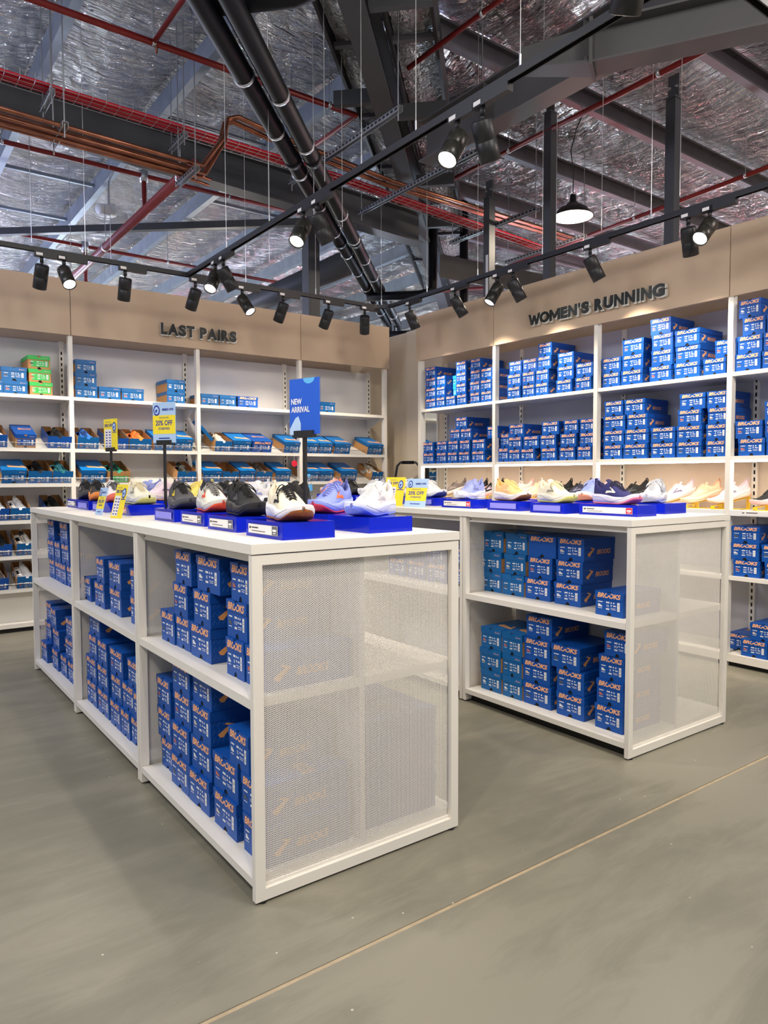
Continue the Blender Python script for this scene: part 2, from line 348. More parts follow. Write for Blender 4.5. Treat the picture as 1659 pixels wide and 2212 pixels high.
nth = ['first', 'second', 'third', 'fourth', 'fifth', 'sixth', 'seventh', 'eighth', 'ninth', 'tenth', 'eleventh', 'twelfth', 'thirteenth', 'fourteenth', 'fifteenth']
for i, x in enumerate(PX[3:13]):
    purlin((x, max(x+.62, -2), RZ-.24), (x, 21, RZ-.24), M_galv, f'{nth[i]} pale galvanised roof purlin from the left, under left foil slope', 'roof purlins on the left')
for i, y in enumerate(PY[3:13]):
    purlin((max(y-.28, -2), y, RZ-.24), (21, y, RZ-.24), M_galvd, f'{nth[i]} dull steel roof purlin from the viewer, under right foil slope', 'roof purlins on the right')
# small bridging bars between left purlins
for i, (x0, x1, y) in enumerate([(.51, 1.66, 7.9), (1.66, 2.93, 6.5), (1.66, 2.93, 5.6), (.51, 1.66, 9.4), (-.65, .51, 7.2), (2.93, 4.1, 7.5)]):
    tag(MB().box(x0+.08, x1, y-.02, y+.02, RZ-.16, RZ-.12).build('bridging_bar', M_galv), f'{nth[i]} slim bridging bar tying two left roof purlins', 'bar', 'bridging bars')
# ---- steel beams
def ibeam(name, p0, p1, h, w, m, label, tf=.014, tw=.010, cap=False):
    p0 = Vector(p0); p1 = Vector(p1); d = p1-p0; s = Vector((d.y, -d.x, 0)).normalized(); t = thing(name, label, 'beam', p0); Z = Vector((0, 0, 1))
    def pr(nm, s0, s1, z0, z1): MB().ext([s*s0+Z*z0, s*s1+Z*z0, s*s1+Z*z1, s*s0+Z*z1], d).build(nm, m, t)
    pr('flange', -w/2, w/2, 0, tf); pr('web', -tw/2, tw/2, tf, h-tf); pr('flange', -w/2, w/2, h-tf, h)
    if cap: MB().ext([s*(-w/2-.02)-Z*.02, s*(w/2+.02)-Z*.02, s*(w/2+.02)+Z*(h+.02), s*(-w/2-.02)+Z*(h+.02)], d.normalized()*(-.02)).build('end_plate', m, t)
    return t
ibeam('roof_beam', (-3.2, 4.45, 4.19), (4.25, 4.45, 3.905), .33, .17, M_steel, 'deep dark grey steel beam running behind the red cable tray')
b = ibeam('roof_beam', (3.17, 3.0, 4.02), (3.17, -3.2, 4.02), .34, .19, M_steelw, 'big charcoal steel beam above the middle lighting track')
for yy in (2.2, 1.25, .4): MB().box(-.093, .093, yy-3.0-.006, yy-3.0+.006, .014, .326).build('stiffener', M_steelw, b)
bb = ibeam('roof_beam', (2.74, .90, 3.76), (4.06, -1.32, 3.76), .235, .17, M_steelw, 'pale-bottomed steel beam with bolted end plate at upper right', cap=True)
dv = Vector((1.32, -2.22, 0)).normalized(); sv = Vector((dv.y, -dv.x, 0))
for sg in (-1, 1):
    for zz in (.03, .2):
        pb = sv*sg*.075+dv*(-.026); MB().tube([pb+Vector((0,0,zz)), pb+dv*(-.022)+Vector((0,0,zz))], .013, 6).build('bolt', M_steelw, bb)
st = thing('beam_stub', 'tapered steel stub joining bolted beam to the big charcoal beam', 'beam', (2.51, 1.29, 3.79))
MB().ext([(0, 0, .06), (.22, -.37, -.02), (.22, -.37, .23), (0, 0, .2)], (.02, .012, 0)).ext([(-.05, -.03, .05), (.14, -.42, -.03), (.30, -.33, -.03), (.05, .03, .05)], (0, 0, .012)).build('web_plate', M_steelw, st)
# hip rafter with ducts both sides
HB0 = Vector((-1.6, -1.28, 0)); HD = Vector((1, 1, 0)).normalized(); HS = Vector((1, -1, 0)).normalized()
def diag(name, t0, t1, s0, s1, z0, z1, m, parent=None):
    p = HB0+HD*t0; q = HD*(t1-t0); Z = Vector((0, 0, 1))
    return MB().ext([p+HS*s0+Z*z0, p+HS*s1+Z*z0, p+HS*s1+Z*z1, p+HS*s0+Z*z1], q).build(name, m, parent)
hip = thing('hip_rafter', 'heavy grey diagonal rafter dividing the two foil roof slopes', 'beam')
diag('bottom_flange', 0, 16, -.085, .085, 4.40, 4.416, M_steel, hip); diag('web', 0, 16, -.006, .006, 4.416, 4.74, M_steel, hip); diag('top_flange', 0, 16, -.085, .085, 4.74, 4.756, M_steel, hip)
def ribbed(s0, s1, z0, z1, lab):
    vs = []; fs = []; n = 150; k = 6
    for i in range(n+1):
        t0 = 1.2+i*.08; seg = (t0 % 1.15)/1.15; puff = .045*math.sin(PI*seg); w = noise.noise((t0*7, s0*5, 0))*.008
        for q in range(k+1):
            u = q/k; zz = z0-puff-w-.05*math.sin(PI*u); p = HB0+HD*t0+HS*(s0+(s1-s0)*u); vs.append((p.x, p.y, zz))
    for i in range(n):
        for q in range(k): fs.append((i*(k+1)+q, i*(k+1)+q+1, (i+1)*(k+1)+q+1, (i+1)*(k+1)+q))
    t = thing('foil_duct', lab, 'duct'); MB().add(vs, fs).build('foil_wrap', M_foilD, t, True)
    diag('duct_edge', 1.2, 13.2, s0-.03, s0-.005, z0-.12, z1, M_black, t); diag('duct_edge', 1.2, 13.2, s1+.005, s1+.03, z0-.12, z1, M_black, t); diag('duct_top', 1.2, 13.2, s0, s1, z1, z1+.01, M_galvd, t)
    for j in range(10):
        tt = 1.15+j*1.15+.0; diag('strap', tt, tt+.05, s0-.04, s1+.04, z0-.085, z0-.045, M_galvd, t)
    return t
ribbed(-.33, -.11, 4.80, 4.98, 'silver foil wrapped duct strapped along left side of diagonal rafter')
ribbed(.14, .46, 4.80, 4.98, 'wider silver foil wrapped duct along right side of diagonal rafter')
for j, (tt, a, c) in enumerate([(4.3, -.42, -.09), (6.1, -.42, -.09), (4.9, .09, .52), (6.4, .09, .52), (7.9, .09, .5), (9.2, .09, .5)]):
    tag(diag('cross_bracket', tt, tt+.06, a, c, 4.44, 4.56, M_steel), f'{nth[j]} short steel cross bracket fixed to the diagonal rafter', 'bracket', 'rafter brackets')
# columns
def column(x, y, s, z1, m, label, plate=True):
    t = thing('steel_column', label, 'column', (x, y, FZ)); MB().box(-s/2, s/2, -s/2, s/2, 0, z1-FZ).build('shaft', m, t)
    if plate:
        MB().box(-s*.75, s*.75, -s*.6, s*.6, z1-FZ, z1-FZ+.012).box(-.006, .006, -s*.55, s*.55, z1-FZ+.012, z1-FZ+.2).build('top_bracket', m, t)
        for q in (-.03, .03): MB().tube([(-.02, q, z1-FZ+.1), (.02, q, z1-FZ+.1)], .012, 6).build('bolt', M_zinc, t)
    return t
column(4.52, 2.78, .085, 4.75, M_steel, 'slim dark steel post rising behind the apostrophe of the right sign')
column(4.52, 1.49, .085, 4.35, M_steel, 'slim dark steel post rising behind the far right spotlights')
column(4.52, 3.60, .085, 4.2, M_steel, 'slim dark steel post with painted lit edge near the corner')
column(3.42, 5.42, .15, 4.25, M_steel, 'thick grey steel column rising behind the left fascia')
tag(MB().box(4.47, 4.478, 3.57, 3.60, 2.4, 3.62).build('lit_edge_strip', M_whitepl), 'narrow cream strip painting the lit edge of the corner steel post', 'painted edge')  # pale strip stands in for light along the post edge
# far wide round duct behind the back wall
tag(MB().tube([(4.62, 6.2, 4.25), (4.62, 14.5, 4.25)], .17, 16).build('round_duct', M_steel, None, True), 'long grey round duct far behind the left fascia', 'duct')
tag(MB().ext([(-1.4, 9.73, 4.27), (-1.35, 9.79, 4.27), (-1.35, 9.79, 4.35), (-1.4, 9.73, 4.35)], (5.2, -4.5, 0)).build('tie_bar', M_steel), 'long grey tie bar crossing diagonally under the left roof', 'bar')
tag(MB().ext([(5.3, 5.3, 3.9), (5.3, 5.3, 4.2), (5.38, 5.3, 4.2), (5.38, 5.3, 3.9)], (4.5, -1.2, -.3)).build('roof_beam', M_steelw), 'reddish lit steel beam sloping away behind the right fascia', 'beam')
# ---- pipes
def pipe(name, pts, r, m, label, cat='pipe', group=None, n=10): return tag(MB().tube(pts, r, n).build(name, m, None, True), label, cat, group)
def clampring(t, p, d, r):
    d = Vector(d).normalized(); MB().tube([Vector(p)-d*.012, Vector(p)+d*.012], r+.006, 12).build('clamp', M_zinc, t, True)
def sprinkler(pts, r, m, label, clamps=()):
    t = thing('sprinkler_pipe', label, 'pipe'); MB().tube(pts, r, 10).build('pipe_run', m, t, True)
    for c, d in clamps: clampring(t, c, d, r); MB().tube([Vector(c), Vector(c)+Vector((0, 0, .45))], .004, 4).build('hanger_rod', M_zinc, t)
    return t
s1 = sprinkler([(-3, 3.44, 4.5), (2.74, 3.46, 4.5), (2.74, 4.2, 4.5)], .024, M_red, 'red sprinkler pipe crossing the upper left foil with an elbow', [((.93, 3.45, 4.5), (1, 0, 0)), ((1.7, 3.45, 4.5), (1, 0, 0)), ((2.45, 3.45, 4.5), (1, 0, 0))])
MB().tube([(.93, 3.44, 4.5), (.93, .6, 4.5)], .018, 8).build('branch_pipe', M_red, s1, True)
for px_ in (.95, 2.0): MB().tube([(px_, 3.45, 4.5), (px_, 3.45, 4.43)], [.012, .008], 6).build('sprinkler_head', M_copper, s1)
s2 = sprinkler([(-3, 5.85, 4.5), (4.4, 5.85, 4.5)], .024, M_red, 'red sprinkler pipe just below the dark beam on left', [((.28, 5.85, 4.5), (1, 0, 0)), ((2.6, 5.85, 4.5), (1, 0, 0))])
MB().tube([(1.63, 5.85, 4.5), (1.63, 5.85, 4.12)], .026, 8).build('drop_pipe', M_red, s2, True); MB().tube([(1.63, 5.85, 4.55), (1.63, 5.85, 4.44)], .045, 8).build('tee', M_zinc, s2, True)
s3 = sprinkler([(-3, 8.5, 4.5), (5.5, 8.8, 4.5)], .024, M_red, 'lowest far red sprinkler pipe above the left fascia', [((2.9, 8.7, 4.5), (1, 0, 0))])
MB().tube([(1.72, 8.65, 4.5), (1.72, 8.65, 3.9)], .026, 8).build('drop_pipe', M_red, s3, True); MB().tube([(1.72, 8.65, 4.55), (1.72, 8.65, 4.42)], .05, 8).build('tee', M_zinc, s3, True)
s4 = sprinkler([(1.345, 3.72, 3.82), (1.345, 9.5, 3.82)], .042, M_redb, 'thick dull red pipe running back from the copper pipes', [((1.345, 4.05, 3.82), (0, 1, 0)), ((1.345, 6.3, 3.82), (0, 1, 0))])
sprinkler([(2.766, -1, 4.6), (2.766, 2.75, 4.6)], .02, M_red, 'short red sprinkler pipe beside the wider foil duct', [((2.766, 1.9, 4.6), (0, 1, 0))])
sprinkler([(4.45, -1, 4.6), (4.52, 4.2, 4.6)], .025, M_red, 'red sprinkler pipe passing above the bolted beam at right', [((4.47, 1.6, 4.6), (0, 1, 0)), ((4.5, 3.3, 4.6), (0, 1, 0))])
sprinkler([(6.9, .6, 4.6), (7.5, 6.6, 4.6)], .025, M_red, 'red sprinkler pipe far right behind the pendant lamp', [((7.05, 2.2, 4.6), (0, 1, 0)), ((7.2, 3.7, 4.6), (0, 1, 0))])
sprinkler([(7.9, 4.6, 4.15), (6.4, 6.6, 4.15)], .022, M_red, 'short red pipe low behind the women sign near the tray', [])
# copper bundle
for i in range(6):
    y = 3.60+i*.045; z = 3.83-(i % 2)*.03
    if i in (1, 3):
        tt = [(-3, y, z+.02), (1.33, y, z-.07), (1.40, y, z-.07), (1.58, y+.02, z+.24), (1.61, y+.02, z+.42), (1.70, y+.02, z+.46), (2.0, y+.03, z+.42), (3.3, y+.05, z+.33), (6.1, y+.05, z+.31)]
    else: tt = [(-3, y, z+.02), (1.25, y, z-.05), (1.50, y, z-.08)] if i > 3 else [(-3, y, z+.02), (1.28, y, z-.06), (1.36, y, z-.06), (1.55, y+.02, z+.22), (1.59, y+.02, z+.38), (1.68, y+.02, z+.42), (2.0, y+.03, z+.38), (3.3, y+.05, z+.29), (6.1, y+.05, z+.27)]
    pipe('copper_pipe', tt, .013+.005*(i % 3 == 0), M_copper, f'{nth[i]} copper pipe of the bundle hung in front of the dark beam', 'pipe', 'copper pipe bundle', 8)
# wire tray with red cables
tr = thing('cable_tray', 'long wire basket tray carrying red cables under the roof', 'cable tray', (0, 3.95, 0))
def trz(x): return 4.175-.03*(x+.0)/1.0*.55 if x < 3 else 4.125-.05*(x-3)
TX = [-3+.1*k for k in range(92)]
wires = MB()
for dy, dz in ((-.09, 0), (-.03, 0), (.03, 0), (.09, 0), (-.09, .05), (.09, .05)): wires.tube([(x, dy, trz(x)+dz) for x in TX[::6]], .0025, 4)
for x in TX: wires.tube([(x, -.09, trz(x)+.06), (x, -.09, trz(x)), (x, .09, trz(x)), (x, .09, trz(x)+.06)], .002, 4)
wires.build('wire_basket', M_zinc, tr)
for i in range(8): MB().tube([(x, -.075+.021*i+.006*math.sin(x*2+i), trz(x)+.012+.012*(i % 2)) for x in TX[::4]], .0105, 6).build('red_cable', M_cable, tr, True)
# strut hangers
def strut(x, y0, y1, z, label, rods=True, ztop=5.0):
    t = thing('strut_bracket', label, 'bracket', (x, 0, z)); b = MB().box(-.02, -.017, y0, y1, -.02, .02).box(-.02, .02, y0, y1, .017, .02).box(.017, .02, y0, y1, -.02, .02); b.build('channel', M_zinc, t)
    sl = MB(); n = int((y1-y0)/.05)
    for k in range(n): yy = y0+.02+k*.05; sl.box(-.0206, -.0203, yy, yy+.028, -.008, .008)
    o = sl.build('slot_holes', M_dark, t); o['kind'] = 'stuff'
    if rods:
        for yy in (y0+.03, y1-.03): MB().tube([(0, yy, -.08), (0, yy, ztop-z)], .005, 5).build('threaded_rod', M_zinc, t)
strut(.32, 3.52, 3.92, 3.77, 'slotted strut bracket under copper pipes at far left'); strut(.30, 3.80, 4.15, 4.11, 'slotted strut bracket under cable tray at far left')
strut(1.27, 3.50, 3.92, 3.70, 'slotted strut bracket under copper pipes by thick red pipe'); strut(1.30, 3.80, 4.15, 4.08, 'slotted strut bracket under cable tray by thick red pipe')
strut(2.34, 2.3, 3.95, 3.98, 'long slotted strut beside the black pipes and middle track'); strut(3.28, 2.4, 4.2, 3.98, 'long slotted strut under copper pipes right of diagonal rafter')
strut(4.6, 3.0, 4.3, 3.95, 'slotted strut carrying pipes behind the first slim steel post'); strut(5.6, 3.2, 4.4, 3.93, 'slotted strut carrying pipes beneath the pendant lamp')
# black drain pipes
for nm, off, lab in (('drain_pipe', -.075, 'left of two thick black diagonal drain pipes'), ('drain_pipe', .085, 'right of two thick black diagonal drain pipes')):
    t = thing(nm, lab, 'pipe', (0, 0, 0)); A = Vector((.66, 1.72, 3.80)); Bp = Vector((6.37, 7.72, 3.80)); d = (Bp-A).normalized(); s = Vector((d.y, -d.x, 0))
    A = A-d*3.5+s*off; MB().tube([A, A+d*3.2, A+d*11.6, A+d*11.9+Vector((0, 0, -.4))], .064, 16).build('pipe_run', M_blackpipe, t, True)
    for k in range(10):
        c = A+d*(4.2+k*.72+(.25 if off > 0 else 0)); clampring(t, c, d, .064)
    for k in range(3): c = A+d*(5.4+k*2.0); MB().tube([c-d*.04, c+d*.04], .069, 16).build('coupling', M_blackpipe, t, True)
tag(MB().tube([(.62, 1.92, 3.86), (1.02, 1.52, 3.86), (1.12, 1.42, 3.90), (1.15, 1.39, 4.0), (1.15, 1.39, 5.12)], .058, 14).build('drain_branch', M_blackpipe, None, True), 'black branch pipe with elbow at the top of the picture', 'pipe')
tag(MB().tube([(4.7, 6.1, 3.72), (5.2, 5.6, 3.72), (5.35, 5.5, 3.8), (5.35, 5.5, 5.12)], .06, 12).build('drain_branch', M_blackpipe, None, True), 'upper black branch pipe looping near the roof corner', 'pipe')
tag(MB().tube([(5.1, 6.4, 3.30), (5.9, 5.7, 3.30), (6.0, 5.6, 3.4), (6.0, 5.6, 5.12)], .06, 12).build('drain_branch', M_blackpipe, None, True), 'lower black branch pipe looping near the roof corner', 'pipe')
# white siren speaker on the roof, pendant lamp
t = thing('horn_speaker', 'white twin horn speaker fixed under a left roof purlin', 'speaker', (1.70, 7.4, 4.55))
for dx, dz, rz in ((-.05, .06, .5), (.12, -.06, -.5)):
    o = MB().lathe([(0, -.1), (.06, -.1), (.065, .02), (.085, .13), (.08, .13), (.055, .0), (0, -.02)], 16).build('horn', M_whitepl, t, True); o.location = (dx, 0, dz); o.rotation_euler = (PI/2-.2, 0, rz+PI/2)
MB().box(-.01, .01, -.01, .01, 0, .415).build('bracket', M_zinc, t)
t = thing('pendant_lamp', 'black pendant lamp with glowing cream shade above the right fascia', 'lamp', (5.08, 2.96, 3.96))
MB().lathe([(.05, .135), (.085, .10), (.135, .075), (.20, .0), (.205, -.004), (.205, 0), (.14, .082), (.09, .108), (.055, .14)], 32).build('shade', M_black, t, True)
MB().lathe([(.199, -.003), (.15, .045), (.10, .07)], 32).build('shade_lining', M_enamel, t, True)
MB().lathe([(0, .05), (.085, .055), (.09, .075), (0, .08)], 24).build('diffuser', M_lens, t, True)
MB().lathe([(0, .22), (.03, .22), (.035, .15), (.055, .135), (.055, .12), (0, .12)], 20).build('cap', M_black, t, True)
MB().tube([(0, 0, .22), (.005, 0, .45), (-.04, .0, .65), (-.02, -.05, .85), (0, -.13, 1.005)], .006, 6).build('flex_cable', M_black, t, True)
pl = bpy.data.lights.new('pendant_bulb', 'POINT'); pl.energy = 40; pl.color = (1, .86, .68); pl.shadow_soft_size = .06
po = bpy.data.objects.new('pendant_bulb', pl); COL.objects.link(po); po.location = (5.08, 2.96, 3.93)
# ------------------------------------------------------------------ tracks and spotlights
TZ = 2.985
def track(name, pts, label, wires_at=()):
    t = thing(name, label, 'light track', (0, 0, 0))
    for a, c in zip(pts, pts[1:]):
        a = Vector(a); c = Vector(c); d = c-a; s = Vector((d.y, -d.x, 0)).normalized(); Z = Vector((0, 0, 1))
        b = MB()
        for s0, s1, z0, z1 in ((-.017, -.012, 0, .034), (.012, .017, 0, .034), (-.012, .012, .028, .034)): b.ext([a+s*s0+Z*z0, a+s*s1+Z*z0, a+s*s1+Z*z1, a+s*s0+Z*z1], d)
        b.build('rail', M_black, t)
    for w in wires_at: MB().tube([(w[0], w[1], TZ+.034), (w[0], w[1], 5.1)], .002, 4).build('suspension_wire', M_wire, t); MB().tube([(w[0], w[1], TZ+.034), (w[0], w[1], TZ+.09)], .005, 6).build('wire_gripper', M_zinc, t)
    return t
arc = [(3.42-.13+.13*math.sin(a), 3.98-.13+.13*math.cos(a), TZ) for a in [k*PI/12 for k in range(7)]]
track('light_track', [(-3, 3.98, TZ)]+arc+[(3.42, -2.5, TZ)], 'black lighting track rounding the corner above both fascias', [(.55, 3.98), (1.9, 3.98), (2.62, 3.98), (3.36, 3.94), (3.42, 2.62), (3.42, 1.9), (3.42, .95), (3.42, 3.3)])
track('light_track', [(1.37, 3.96, TZ), (1.37, -2.5, TZ)], 'straight black lighting track crossing between the two gondolas', [(1.37, 3.2), (1.37, 2.5), (1.37, .92), (1.37, .22), (1.37, 1.4)])
track('light_track', [(-3, -.6, TZ), (3.41, -.6, TZ)], 'black lighting track clipping the upper right picture corner', [(2.2, -.6)])
for i, (x, y) in enumerate([(.36, 5.0), (1.2, 5.6), (2.3, 4.3), (2.35, 3.1), (2.05, 3.05), (1.75, 2.4), (4.05, 2.3), (4.15, 1.9), (4.0, 1.1), (4.7, 3.0), (.02, 6.2), (1.1, 6.8)]):
    tag(MB().tube([(x, y, 3.35), (x, y, 5.15)], .003, 4).build('hanger_wire', M_wire), f'{nth[i]} thin vertical hanger wire dropping from the roof', 'wire', 'roof hanger wires')
lamp_meshes = {}
def lamp(x, y, aim, along, on, label, drv=True, side=1, watts=None):
    """along: unit vector of the track; aim: direction of light"""
    t = thing('track_spotlight', label, 'spotlight', (x, y, TZ))
    ang = math.atan2(along[1], along[0])
    if 'drv' not in lamp_meshes:
        lamp_meshes['drv'] = MB().box(-.05, .17, -.017, .017, -.034, .0).mesh('driver_box', M_black)
        lamp_meshes['stick'] = MB().box(-.04, .005, -.0186, -.0176, -.026, -.006).box(-.04, .005, .0176, .0186, -.026, -.006).mesh('sticker', M_paper)
        lamp_meshes['stem'] = MB().tube([(0, 0, -.03), (0, 0, -.075)], .013, 10).tube([(0, 0, -.06), (0, 0, -.10)], .009, 8).mesh('stem', M_black, True)
        lamp_meshes['body'] = MB().lathe([(0, .02), (.036, .02), (.041, .012), (.041, -.055), (.0405, -.0555), (.0405, -.057), (.041, -.0575), (.041, -.128), (.037, -.13), (.035, -.118)], 24).mesh('lamp_body', M_black, True)
        lamp_meshes['body_on'] = MB().lathe([(0, .02), (.036, .02), (.041, .012), (.041, -.055), (.0405, -.0555), (.0405, -.057), (.041, -.0575), (.041, -.128), (.037, -.13), (.035, -.118)], 24).mesh('lamp_body', M_lampbody_lit, True)
        lamp_meshes['lens'] = MB().lathe([(.036, -.121), (.0, -.1215)], 24).mesh('lens', M_lens, True)
    if drv: obj('driver_box', lamp_meshes['drv'], t, None, (0, 0, ang if side > 0 else ang+PI))
    obj('sticker', lamp_meshes['stick'], t, None, (0, 0, ang)); obj('stem', lamp_meshes['stem'], t)
    q = Vector(aim).normalized(); bd = obj('lamp_body', lamp_meshes['body_on' if on else 'body'], t, (0, 0, -.115)); bd.rotation_mode = 'QUATERNION'; bd.rotation_quaternion = q.to_track_quat('-Z', 'Y'); bd.scale = (1.2, 1.2, 1.2)
    obj('lens', lamp_meshes['lens'], bd)
    p = Vector((x, y, TZ-.115))+q*.165
    spot(p, p+q, watts or SPOT_W, 74, .8)
    return t
XA = (1, 0); YA = (0, -1)
WL = (0.0, .62, -.8); WR = (.62, 0.0, -.8)
for i, (x, aim, on) in enumerate([(.235, (-.05, .45, -.9), 0), (.391, (.1, -.62, -.75), 1), (.849, (0, .35, -.93), 0), (1.434, (-.1, .5, -.85), 0), (1.864, (.25, -.55, -.8), 1), (2.273, (-.1, .5, -.85), 0), (2.762, (-.1, .5, -.85), 0), (3.183, (.25, .4, -.85), 0)]):
    lamp(x, 3.98, aim, XA, on, f'black cylinder spotlight, {nth[i]} from left on the track above the left fascia'+(', lit face showing' if on else ''), watts=SPOT_W*(1 if on else 1.25))
for i, (y, aim, on) in enumerate([(3.561, (.4, -.1, -.88), 0), (2.909, (.45, -.25, -.85), 0), (2.381, (-.5, .15, -.85), 1), (2.208, (.45, -.2, -.85), 0), (1.445, (.45, -.2, -.85), 0), (.679, (.4, .1, -.9), 0), (.536, (-.72, .0, -.7), 1)]):
    lamp(3.42, y, aim, YA, on, f'black cylinder spotlight, {nth[i]} from corner on the track above the right fascia'+(', lit face showing' if on else ''), watts=SPOT_W*(1 if on else 1.6))
for i, (y, aim, on) in enumerate([(3.409, (-.45, -.35, -.8), 1), (3.26, (.5, .0, -.85), 0), (2.043, (-.5, -.3, -.8), 1), (1.875, (.5, .0, -.86), 0), (.612, (-.55, -.15, -.8), 1), (.447, (.45, .1, -.88), 0)]):
    lamp(1.37, y, aim, YA, on, f'black cylinder spotlight, {nth[i]} from far end of the middle track'+(', lit face showing' if on else ''))
for i, (x, aim) in enumerate([(-1.6, (.5, .6, -.7)), (-.2, (.2, .45, -.85)), (1.0, (.3, .5, -.8)), (2.3, (.1, .5, -.85)), (3.0, (.4, .5, -.8))]):
    lamp(x, -.6, aim, XA, 0, f'black cylinder spotlight, {nth[i]} along the nearest track over the floor joint')
# ------------------------------------------------------------------ perforated sheet (shared mesh)
def perf_mesh(w, h, p=.006, r=.00195, flat=False):
    cx = p*math.sqrt(3)/2
    nx = int(w/cx)+1; ny = int(h/p)+1
    I, J = np.meshgrid(np.arange(nx), np.arange(ny), indexing='ij')
    X = (I*cx).ravel(); Z = (J*p + (I % 2)*p/2).ravel(); N = len(X)
    ang = np.arange(6)*PI/3
    R = p/math.sqrt(3)
    ox = np.cos(ang)*R; oz = np.sin(ang)*R; ix = np.cos(ang)*r; iz = np.sin(ang)*r
    V = np.zeros((N, 12, 3), np.float32)
    V[:, :6, 0] = X[:, None]+ox; V[:, :6, 2] = Z[:, None]+oz; V[:, 6:, 0] = X[:, None]+ix; V[:, 6:, 2] = Z[:, None]+iz
    q = np.array([[k, (k+1) % 6, 6+(k+1) % 6, 6+k] for k in range(6)])
    Fq = (np.arange(N)[:, None, None]*12 + q[None]).reshape(-1)
    me = bpy.data.meshes.new('perforated_sheet'); me.vertices.add(N*12); me.vertices.foreach_set('co', V.ravel())
    nf = N*6; me.loops.add(nf*4); me.loops.foreach_set('vertex_index', Fq.astype(np.int32))
    me.polygons.add(nf); me.polygons.foreach_set('loop_start', (np.arange(nf)*4).astype(np.int32))
    me.materials.append(M_white); me.update(calc_edges=True); return me
PERF = perf_mesh(.745, 1.003)
GH = 1.1; SM0, SM1 = .595, .625; SB0, SB1 = .042, .068
# ------------------------------------------------------------------ gondolas
def gondola_unit(name, label, x, y, w, L, bays, near_end, far_end):
    t = thing(name, label, 'display unit', (x, y, 0))
    MB().box(0, w, 0, L-.001, GH-.030, GH).build('top_panel', M_shelf, t)
    MB().box(.05, w-.05, .03, L-.03, FZ, SB0).build('kick_plate', M_kick, t)
    bl = L/bays
    def frame(y0, full):
        fr = MB(); st = .036; z0 = .0; z1 = GH-.034
        d0, d1 = y0, y0+.022
        fr.box(.002, st, d0, d1, z0, z1).box(w-st, w-.002, d0, d1, z0, z1).box(st, w-st, d0, d1, z1-.03, z1).box(st, w-st, d0, d1, .0, .036)
        o = fr.build('end_frame', M_white, t)
        p = obj('perforated_panel', PERF, o, (st-.003+(w-.067-.745)/2, d0+.016, .034))
        lip = MB().box(st-.001, w-st+.001, d0+.012, d1+.012, .036, .046).build('panel_lip', M_white, o)
        for zz in (.14, .5, .72, .96):
            sc = MB().tube([(.0165, y0+.011, zz), (.0165, y0+.011, zz)], .004, 6)
        ft = MB()
        for fx in (.03, w-.03): ft.lathe([(0, 0), (.014, 0), (.014, -FZ), (0, -FZ)], 10, 0, (fx, y0+.011, FZ))
        ft.build('foot', M_black, t)
    frame(0.002, near_end); frame(L-.026, far_end)
    for k in range(1, bays):
        frame(k*bl-.023, True); frame(k*bl+.002, True)
    for k in range(bays):
        a = k*bl+.026; c = (k+1)*bl-.028
        for z0, z1 in ((SM0, SM1), (SB0, SB1)):
            MB().box(.003, w/2-.012, a, c, z0, z1).build('shelf', M_shelf, t); MB().box(w/2+.012, w-.003, a, c, z0, z1).build('shelf', M_shelf, t)
        for xs in ((.03, .05), (w-.05, w-.03)): MB().box(xs[0], xs[1], a, c, GH-.060, GH-.030).build('top_rail', M_white, t)
        MB().box(w/2-.010, w/2+.010, a, c, .045, GH-.030).build('back_panel', M_back, t)
        for q in (a+.012, c-.012):
            MB().tube([(.0285, q, GH-.046), (.0300, q, GH-.046)], .004, 6).build('screw', M_ink, t)
    return t
L1, L3 = 1.113, 3.368
W1_, X2_, W2_ = .832, 1.877, .857
gondola_unit('display_gondola', 'white single-bay gondola nearest the viewer with perforated end panel', 0, 0, W1_, L1, 1, 1, 1)
gondola_unit('display_gondola', 'white two-bay gondola joined behind the nearest one', 0, L1, W1_, L3-L1, 2, 1, 1)
gondola_unit('display_gondola', 'white single-bay gondola at right with perforated end panel', X2_, 0, W2_, 1.124, 1, 1, 1)
gondola_unit('display_gondola', 'white two-bay gondola joined behind the right-hand one', X2_, 1.124, W2_, L3-1.124, 2, 1, 1)
